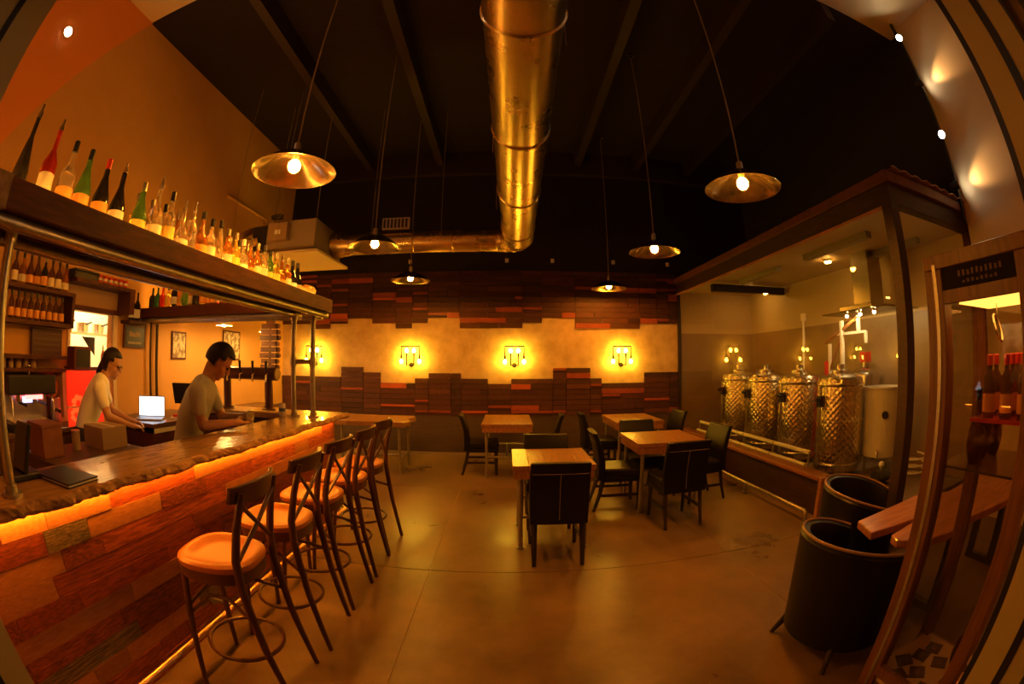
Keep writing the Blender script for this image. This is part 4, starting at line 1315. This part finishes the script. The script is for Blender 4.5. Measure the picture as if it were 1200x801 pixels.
for i, (x, y) in enumerate(((.16, .38), (.28, .40), (.40, .38), (.42, .2))):
    bottle('round', 'brown', None, 'black', .30, (CX0 + x, CY0 + y, .10 if i > 2 else 1.158), 'rounded dark bottle without label inside the display cabinet', 'dark bottles in the display cabinet')
csq = [(.12, .2, .2), (.2, .33, .7), (.28, .12, .1), (.10, .40, -.3), (.36, .28, .5), (.22, .47, 1.0), (.33, .42, .2), (.42, .14, .8), (.14, .10, .5), (.44, .4, .3)]
dk = mat('coaster_brown', (.085, .04, .022), .6)
for i, (x, y, a) in enumerate(csq):
    c_ = thing('coaster', 'square dark coaster with a pale emblem lying on the floor of the display cabinet', 'coaster', (CX0 + x, CY0 + y, .1005), a, 'coasters in the display cabinet')
    B('card', dk, -.05, .05, -.05, .05, 0, .004, c_)
    MB().tube([(.018 * math.cos(2 * PI * k / 12), .012 * math.sin(2 * PI * k / 12), .0045) for k in range(12)], .002, 5, closed=True).build('emblem', KRAFT, c_)

# ================================================================== LAMPS
def make_pendant():
    t = thing('pendant_lamp', '', 'pendant lamp', (0, 0, 0), 0, 'metal dish pendant lamps')
    out = [(.022, .135), (.05, .13), (.10, .115), (.16, .085), (.215, .045), (.255, .012), (.285, -.004)]
    inn = [(.285, -.008), (.253, .006), (.212, .039), (.157, .079), (.097, .109), (.048, .122)]
    MB().lathe(out + inn, 40).build('shade', SHADEM, t)
    MB().lathe([(.012, .21), (.024, .20), (.026, .13), (.024, .09), (.018, .075), (0, .075)], 18).build('socket', GALV, t)
    MB().ball((0, 0, .035), .042, 18, 12, (1, 1, 1.1)).build('bulb', BULB, t)
    MB().tube([(0, 0, .2), (0, 0, ZC - 2.78)], .006, 6).build('cord', CORD, t)
    MB().lathe([(.05, ZC - 2.80), (.05, ZC - 2.78), (.01, ZC - 2.83)], 14).build('canopy', BLACKM, t)
    return t
pd = make_pendant()
PD = [(-1.34, 2.33, 'dish pendant lamp over the second bar stool from the door'), (-1.36, 4.3, 'dish pendant lamp hanging past the end of the bar, before the duct'),
      (-1.385, 6.2, 'dish pendant lamp below the crosswise duct near the back wall'), (1.62, 2.53, 'dish pendant lamp over the floor before the glass room, next to the spotlights'),
      (1.58, 4.45, 'dish pendant lamp over the table beside the glass room'), (1.62, 6.85, 'dish pendant lamp over the back corner table')]
for i, (x, y, lb) in enumerate(PD):
    if i == 0:
        pd.location = (x, y, 2.78)
        pd['label'] = lb
    else:
        dup(pd, (x, y, 2.78), 0, lb)
# small pendants past the bar return, lighting the poster wall
sp_ = thing('small_pendant', 'small pale pendant lamp shining on the poster wall past the bar', 'pendant lamp', (-3.55, 4.7, 2.03), 0, 'small pendants by the poster wall')
MB().lathe([(.02, .1), (.06, .08), (.12, .0), (.115, .0), (.055, .072)], 24).build('shade', WHITEP, sp_)
MB().ball((0, 0, .02), .035).build('bulb', emit('small_bulb', (1, .55, .14), 420), sp_)
MB().tube([(0, 0, .1), (0, 0, ZC - 2.03)], .004, 6).build('cord', CORD, sp_)
dup(sp_, (-3.6, 5.9, 2.03))
# wall sconces
def make_sconce():
    t = thing('pipe_sconce', '', 'wall lamp', (0, 0, 0), 0, 'pipe wall sconces on the plaster band')
    MB().tube([(-.16, -.10, .0), (-.16, -.10, .19), (.16, -.10, .19), (.16, -.10, .0)], .014, 8).build('outer_pipe', IRON, t)
    MB().tube([(-.065, -.10, .06), (-.065, -.10, -.13), (.065, -.10, -.13), (.065, -.10, .06)], .014, 8).build('inner_pipe', IRON, t)
    MB().cyl((0, -.10, -.13), (0, 0, -.13), .013).cyl((0, -.012, -.13), (0, 0, -.13), .04).build('wall_bracket', IRON, t)
    MB().cyl((0, -.10, .19), (0, 0, .19), .010).build('wall_bracket', IRON, t)
    for s in (-1, 1):
        q = MB().cyl((s * .16, -.10, .03), (s * .16, -.10, -.03), .018).build('socket', IRON, t)
        MB().ball((s * .16, -.10, -.07), .03, 12, 8, (1, 1, 1.3)).build('bulb', SBULB, q)
        q = MB().cyl((s * .065, -.10, .03), (s * .065, -.10, .08), .018).build('socket', IRON, t)
        MB().ball((s * .065, -.10, .115), .03, 12, 8, (1, 1, 1.3)).build('bulb', SBULB, q)
    return t
sn = make_sconce()
SN = [(-3.51, 'pipe wall sconce seen between the galvanised posts at the bar end'), (-1.66, 'pipe wall sconce between the bar end and the table under the sconces'),
      (.13, 'pipe wall sconce above the table by the middle of the back wall'), (2.0, 'pipe wall sconce above the back corner table beside the glass room')]
for i, (x, lb) in enumerate(SN):
    if i == 0:
        sn.location = (x, YB - .012, 1.70)
        sn['label'] = lb
    else:
        dup(sn, (x, YB - .012, 1.70), 0, lb)
# spots by the right wall
rail = thing('spot_rail', 'black upright track rail carrying spotlights at the wall edge', 'track rail', (4.55, 2.24, 2.9))
B('rail', BLACKM, -.02, .02, -.02, .02, 0, ZC - 2.9, rail)
SPB = emit('spot_face', (1, .85, .6), 90)
SPS = emit('spot_face_small', (1, .9, .75), 30)
for i, z in enumerate((3.29, 3.87, 4.55, 5.22)):
    big = i % 2 == 1
    s_ = thing('track_spotlight', ['low track spotlight washing the pale wall near the glass room roof', 'bright track spotlight aimed into the room, lower of the two',
                                   'track spotlight washing the pale wall between the two bright ones', 'bright track spotlight aimed into the room, upper of the two'][i], 'spotlight', (4.50, 2.20, z), 0, 'spotlights on the upright rail')
    d = (Vector((-.75, -.55, -.30)) if big else Vector((.45, -1.0, .25))).normalized()
    Mq = d.to_track_quat('Z', 'Y').to_matrix()
    MB().lathe([(.03, -.10), (.045, -.08), (.05, .02), (.046, .02), (.04, -.01), (0, -.01)], 18, (0, 0, 0), Mq).build('housing', BLACKM, s_)
    q = MB().lathe([(.044 if big else .026, .0), (.03, .012), (0, .016)], 16, (0, 0, 0), Mq).build('lens', SPB if big else SPS, s_)
    MB().cyl((0, 0, 0), (.05, .04, 0), .008).build('arm', BLACKM, s_)
    if not big:
        spot('spot_beam', Vector((4.50, 2.20, z)) + d * .05, Vector((4.50, 2.20, z)) + d * 2, 9, WARM, 62, .8)
    else:
        spot('spot_beam', Vector((4.50, 2.20, z)) + d * .05, (2.6, -1.0, .8), 14, (1, .5, .16), 50, .6)
# recessed light and green indicator on the painted wall panel
dl = thing('recessed_light', 'round white recessed light in the terracotta wall panel', 'ceiling light', (XL + .02, 1.32, 4.62))
MB().lathe([(.07, 0), (.07, .012), (.055, .016)], 24, (0, 0, 0), Matrix.Rotation(PI / 2, 3, 'Y')).build('trim_ring', WHITEP, dl)
MB().lathe([(.055, .0), (.055, .018), (0, .02)], 24, (0, 0, 0), Matrix.Rotation(PI / 2, 3, 'Y')).build('lens', emit('downlight', (1, .8, .55), 40), dl)
gi = thing('green_indicator', 'small green indicator lamp on the terracotta wall panel', 'indicator', (XL + .02, .86, 3.35))
MB().lathe([(.05, 0), (.045, .02), (.02, .035), (0, .04)], 16, (0, 0, 0), Matrix.Rotation(PI / 2, 3, 'Y')).build('lens', emit('green_led', (.08, .7, .1), 1.2), gi)
MB().lathe([(.06, 0), (.06, .008), (.05, .01)], 16, (0, 0, 0), Matrix.Rotation(PI / 2, 3, 'Y')).build('bezel', BLACKP, gi)
# little boxes on the black wall above the planks
for i, x in enumerate((-1.72, .0, .8, 1.9, 2.95)):
    j = thing('junction_box', 'small pale junction box on the black wall above the planks', 'junction box', (x, YB, 3.36), 0, 'junction boxes above the planks')
    B('box', WHITEP, -.03, .03, -.035, 0, 0, .07, j, bevel=.004)
    MB().tube([(0, -.02, .07), (0, -.02, 1.6)], .006, 5).build('conduit', BEAM, j)

# ================================================================== PEOPLE
def remeshed(mb, name, m, voxel, parent=None, smooth=6):
    me = bpy.data.meshes.new(name)
    me.from_pydata(mb.v, [], mb.f)
    bm = bmesh.new()
    bm.from_mesh(me)
    bmesh.ops.recalc_face_normals(bm, faces=bm.faces)
    bm.to_mesh(me)
    bm.free()
    tmp = bpy.data.objects.new('tmp', me)
    COL.objects.link(tmp)
    r = tmp.modifiers.new('r', 'REMESH')
    r.mode = 'VOXEL'
    r.voxel_size = voxel
    s = tmp.modifiers.new('s', 'SMOOTH')
    s.factor = .5
    s.iterations = smooth
    dg = bpy.context.evaluated_depsgraph_get()
    me2 = bpy.data.meshes.new_from_object(tmp.evaluated_get(dg))
    bpy.data.objects.remove(tmp)
    me2.name = name
    me2.materials.clear()
    me2.materials.append(m)
    me2.polygons.foreach_set('use_smooth', [True] * len(me2.polygons))
    o = bpy.data.objects.new(name, me2)
    COL.objects.link(o)
    if parent is not None:
        o.parent = parent
    return o
SKIN = mat('skin', (.46, .21, .11), .5, c2=(.52, .25, .13), scale=20)
HAIRM = mat('black_hair', (.016, .010, .007), .42, bump=.5, scale=60, stretch=(1, 1, 4))
EYEM = mat('eye', (.03, .02, .015), .2)
JEANS = mat('dark_trousers', (.03, .028, .03), .8)
def person(label, loc, rz, J, shirt_col, pitch, yaw, long_hair, glasses):
    sm = mat('shirt_' + str(len(MATS)), shirt_col, .85, bump=.25, scale=9)
    mb, sh = MB(), MB()
    sp = [(Vector(a), b, c) for a, b, c in J['spine']]
    def spine(dst, grow, i0, i1):
        for (a, ax, ay), (b, bx, by_) in zip(sp[i0:i1], sp[i0 + 1:i1 + 1]):
            for k in range(5):
                f = k / 4
                dst.ball(a.lerp(b, f), 1.0, 16, 10, (ax + (bx - ax) * f + grow, ay + (by_ - ay) * f + grow, .085 + grow))
    spine(mb, 0, 0, len(sp) - 1)
    spine(sh, .014, 0, len(sp) - 1)
    nb, hc = Vector(J['neck']), Vector(J['head'])
    Rm = Matrix.Rotation(yaw, 3, 'Z') @ Matrix.Rotation(pitch, 3, 'Y')
    P = lambda x, y, z: hc + Rm @ Vector((x, y, z))
    mb.capsule(nb, .062, P(-.03, 0, -.06), .055)
    mb.ball(P(-.012, 0, .02), .1, 18, 12, (1.0, .79, 1.06), Rm)
    mb.ball(P(.03, 0, -.055), .062, 14, 10, (1, .92, .95), Rm)
    mb.ball(P(.062, 0, -.098), .024)
    mb.capsule(P(.088, 0, .012), .009, P(.112, 0, -.028), .014)
    mb.capsule(P(.076, -.036, .026), .015, P(.076, .036, .026), .015)
    for s in (-1, 1):
        mb.ball(P(.055, s * .04, -.03), .03)
        mb.ball(P(-.008, s * .08, -.008), .032, 12, 8, (.62, .3, 1), Rm)
        mb.capsule(P(.092, s * .004, -.060), .009, P(.080, s * .024, -.060), .006)
    # arms, hands
    for s, A in ((-1, J['right']), (1, J['left'])):
        S, E_, W = (Vector(A[k]) for k in ('shoulder', 'elbow', 'wrist'))
        mb.ball(S, .062)
        mb.capsule(S, .055, E_, .040)
        mb.capsule(E_, .041, W, .026)
        sh.capsule(nb + Vector((-.05, 0, -.06)), .07, S, .068)
        sh.capsule(S, .072, S.lerp(E_, .58), .058)
        aim = (Vector(A['grip']) - W).normalized()
        side = Vector((0, 0, 1)).cross(aim).normalized()
        upv = aim.cross(side)
        K = W + aim * .085
        mb.capsule(W, .026, W + aim * .03, .030)
        for q in range(4):
            o_ = side * (.027 - .018 * q)
            kn = K + o_
            mb.capsule(W + aim * .03 + o_ * .8, .016, kn, .012)
            ln = (.040, .046, .043, .034)[q]
            cl = Vector(A['curl'])
            p1 = kn + (aim * .9 + cl * .35 - upv * .15).normalized() * ln
            p2 = p1 + (aim * .35 + cl - upv * .15).normalized() * ln * .75
            mb.capsule(kn, .0115, p1, .010)
            mb.capsule(p1, .010, p2, .0085)
        th0 = W + aim * .03 + Vector(A['curl']) * .02 + upv * .012
        th1 = th0 + (aim * .6 + Vector(A['curl']) * .6 + upv * .5).normalized() * .045
        th2 = th1 + (aim * .8 + Vector(A['curl']) * .3).normalized() * .032
        mb.capsule(th0, .016, th1, .012)
        mb.capsule(th1, .012, th2, .010)
    # legs
    tr = MB()
    for s in (-1, 1):
        hp_, kn, an = Vector((.0, s * .09, .90)), Vector((.03, s * .10, .49)), Vector((-.01, s * .10, .09))
        mb.capsule(hp_, .082, kn, .055)
        mb.capsule(kn, .055, an, .038)
        mb.capsule(an + Vector((-.03, 0, -.05)), .036, an + Vector((.16, 0, -.06)), .03)
        tr.capsule(hp_, .098, kn, .072)
        tr.capsule(kn, .072, an + Vector((0, 0, -.01)), .062)
    tr.ball((0, 0, .95), 1, 16, 10, (.135, .175, .09))
    body = remeshed(mb, 'person', SKIN, .0075, None, 5)
    body.location = loc
    body.rotation_euler = (0, 0, rz)
    tag(body, label, 'person')
    remeshed(sh, 'shirt', sm, .012, body, 6)
    remeshed(tr, 'trousers', JEANS, .014, body, 6)
    sho = MB()
    for s in (-1, 1):
        sho.box(-.09, .2, s * .10 - .045, s * .10 + .045, 0, .075)
    sho.build('shoes', BLACKP, body, smooth=False, bevel=.02)
    for s in (-1, 1):
        MB().ball(P(.082, s * .034, .004), .011).build('eye', EYEM, body)
    # hair: a skull cap left open at the face
    hb = MB().ball((0, 0, 0), 1, 40, 28)
    keep = []
    sx, sy, sz = .109, .089, .117
    lowz = -.075 if long_hair else -.045
    hv = [(v[0] * sx - .013, v[1] * sy, v[2] * sz + .022) for v in hb.v]
    for f_ in hb.f:
        c = [sum(hv[i][k] for i in f_) / len(f_) for k in range(3)]
        face = c[0] > .03 + .2 * max(0, (.03 - c[2])) * 0 and c[2] < .082
        ear = abs(c[1]) > .055 and c[0] > -.02 and c[2] < .03
        if c[2] < lowz or face or ear or (c[0] > -.02 and c[2] < 0):
            continue
        keep.append(f_)
    used = sorted({i for f_ in keep for i in f_})
    mp_ = {i: k for k, i in enumerate(used)}
    h2 = MB().add([P(*hv[i]) for i in used], [tuple(mp_[i] for i in f_) for f_ in keep])
    ho_ = h2.build('hair', HAIRM, body)
    so = ho_.modifiers.new('solid', 'SOLIDIFY')
    so.thickness = .016
    so.offset = .6
    if long_hair:
        MB().capsule(P(-.09, 0, -.02), .05, P(-.12, 0, -.12), .04).capsule(P(-.12, 0, -.12), .04, P(-.11, 0, -.22), .022).build('ponytail', HAIRM, body)
    if glasses:
        gm = MB()
        for s in (-1, 1):
            gm.tube([P(.098, s * .034 + .024 * math.cos(2 * PI * k / 16), .003 + .019 * math.sin(2 * PI * k / 16)) for k in range(16)], .0022, 6, closed=True)
            gm.tube([P(.098, s * .058, .008), P(.0, s * .088, .012)], .002, 6)
        gm.tube([P(.1, -.01, .006), P(.1, .01, .006)], .002, 6)
        gm.build('glasses', BLACKM, body)
    return body
person('person in a grey T-shirt with short dark hair leaning over the bar', (-2.37, 2.60, 0), .48, dict(
    spine=[((0, 0, .95), .115, .155), ((.02, 0, 1.06), .105, .145), ((.07, 0, 1.20), .118, .165), ((.13, 0, 1.33), .115, .175), ((.165, 0, 1.40), .085, .14)],
    neck=(.20, 0, 1.45), head=(.30, 0, 1.585),
    right=dict(shoulder=(.15, -.195, 1.375), elbow=(.20, -.25, 1.145), wrist=(.42, -.10, 1.155), grip=(.52, -.02, 1.15), curl=(0, 1, 0)),
    left=dict(shoulder=(.17, .195, 1.375), elbow=(.27, .24, 1.15), wrist=(.44, .12, 1.175), grip=(.53, .06, 1.17), curl=(0, -1, 0))),
    (.52, .50, .44), .68, .06, False, False)
person('person in a white T-shirt with dark tied hair and glasses bent towards the laptop', (-3.68, 2.42, 0), .92, dict(
    spine=[((0, 0, .95), .115, .15), ((.02, 0, 1.05), .105, .14), ((.09, 0, 1.18), .118, .16), ((.16, 0, 1.30), .115, .17), ((.19, 0, 1.36), .085, .135)],
    neck=(.23, 0, 1.41), head=(.32, 0, 1.53),
    right=dict(shoulder=(.18, -.195, 1.33), elbow=(.26, -.27, 1.10), wrist=(.50, -.20, 1.01), grip=(.60, -.17, .99), curl=(0, .5, -.6)),
    left=dict(shoulder=(.20, .19, 1.33), elbow=(.30, .25, 1.10), wrist=(.52, .14, 1.01), grip=(.62, .12, .99), curl=(0, -.5, -.6))),
    (.86, .82, .72), .35, -.35, True, True)
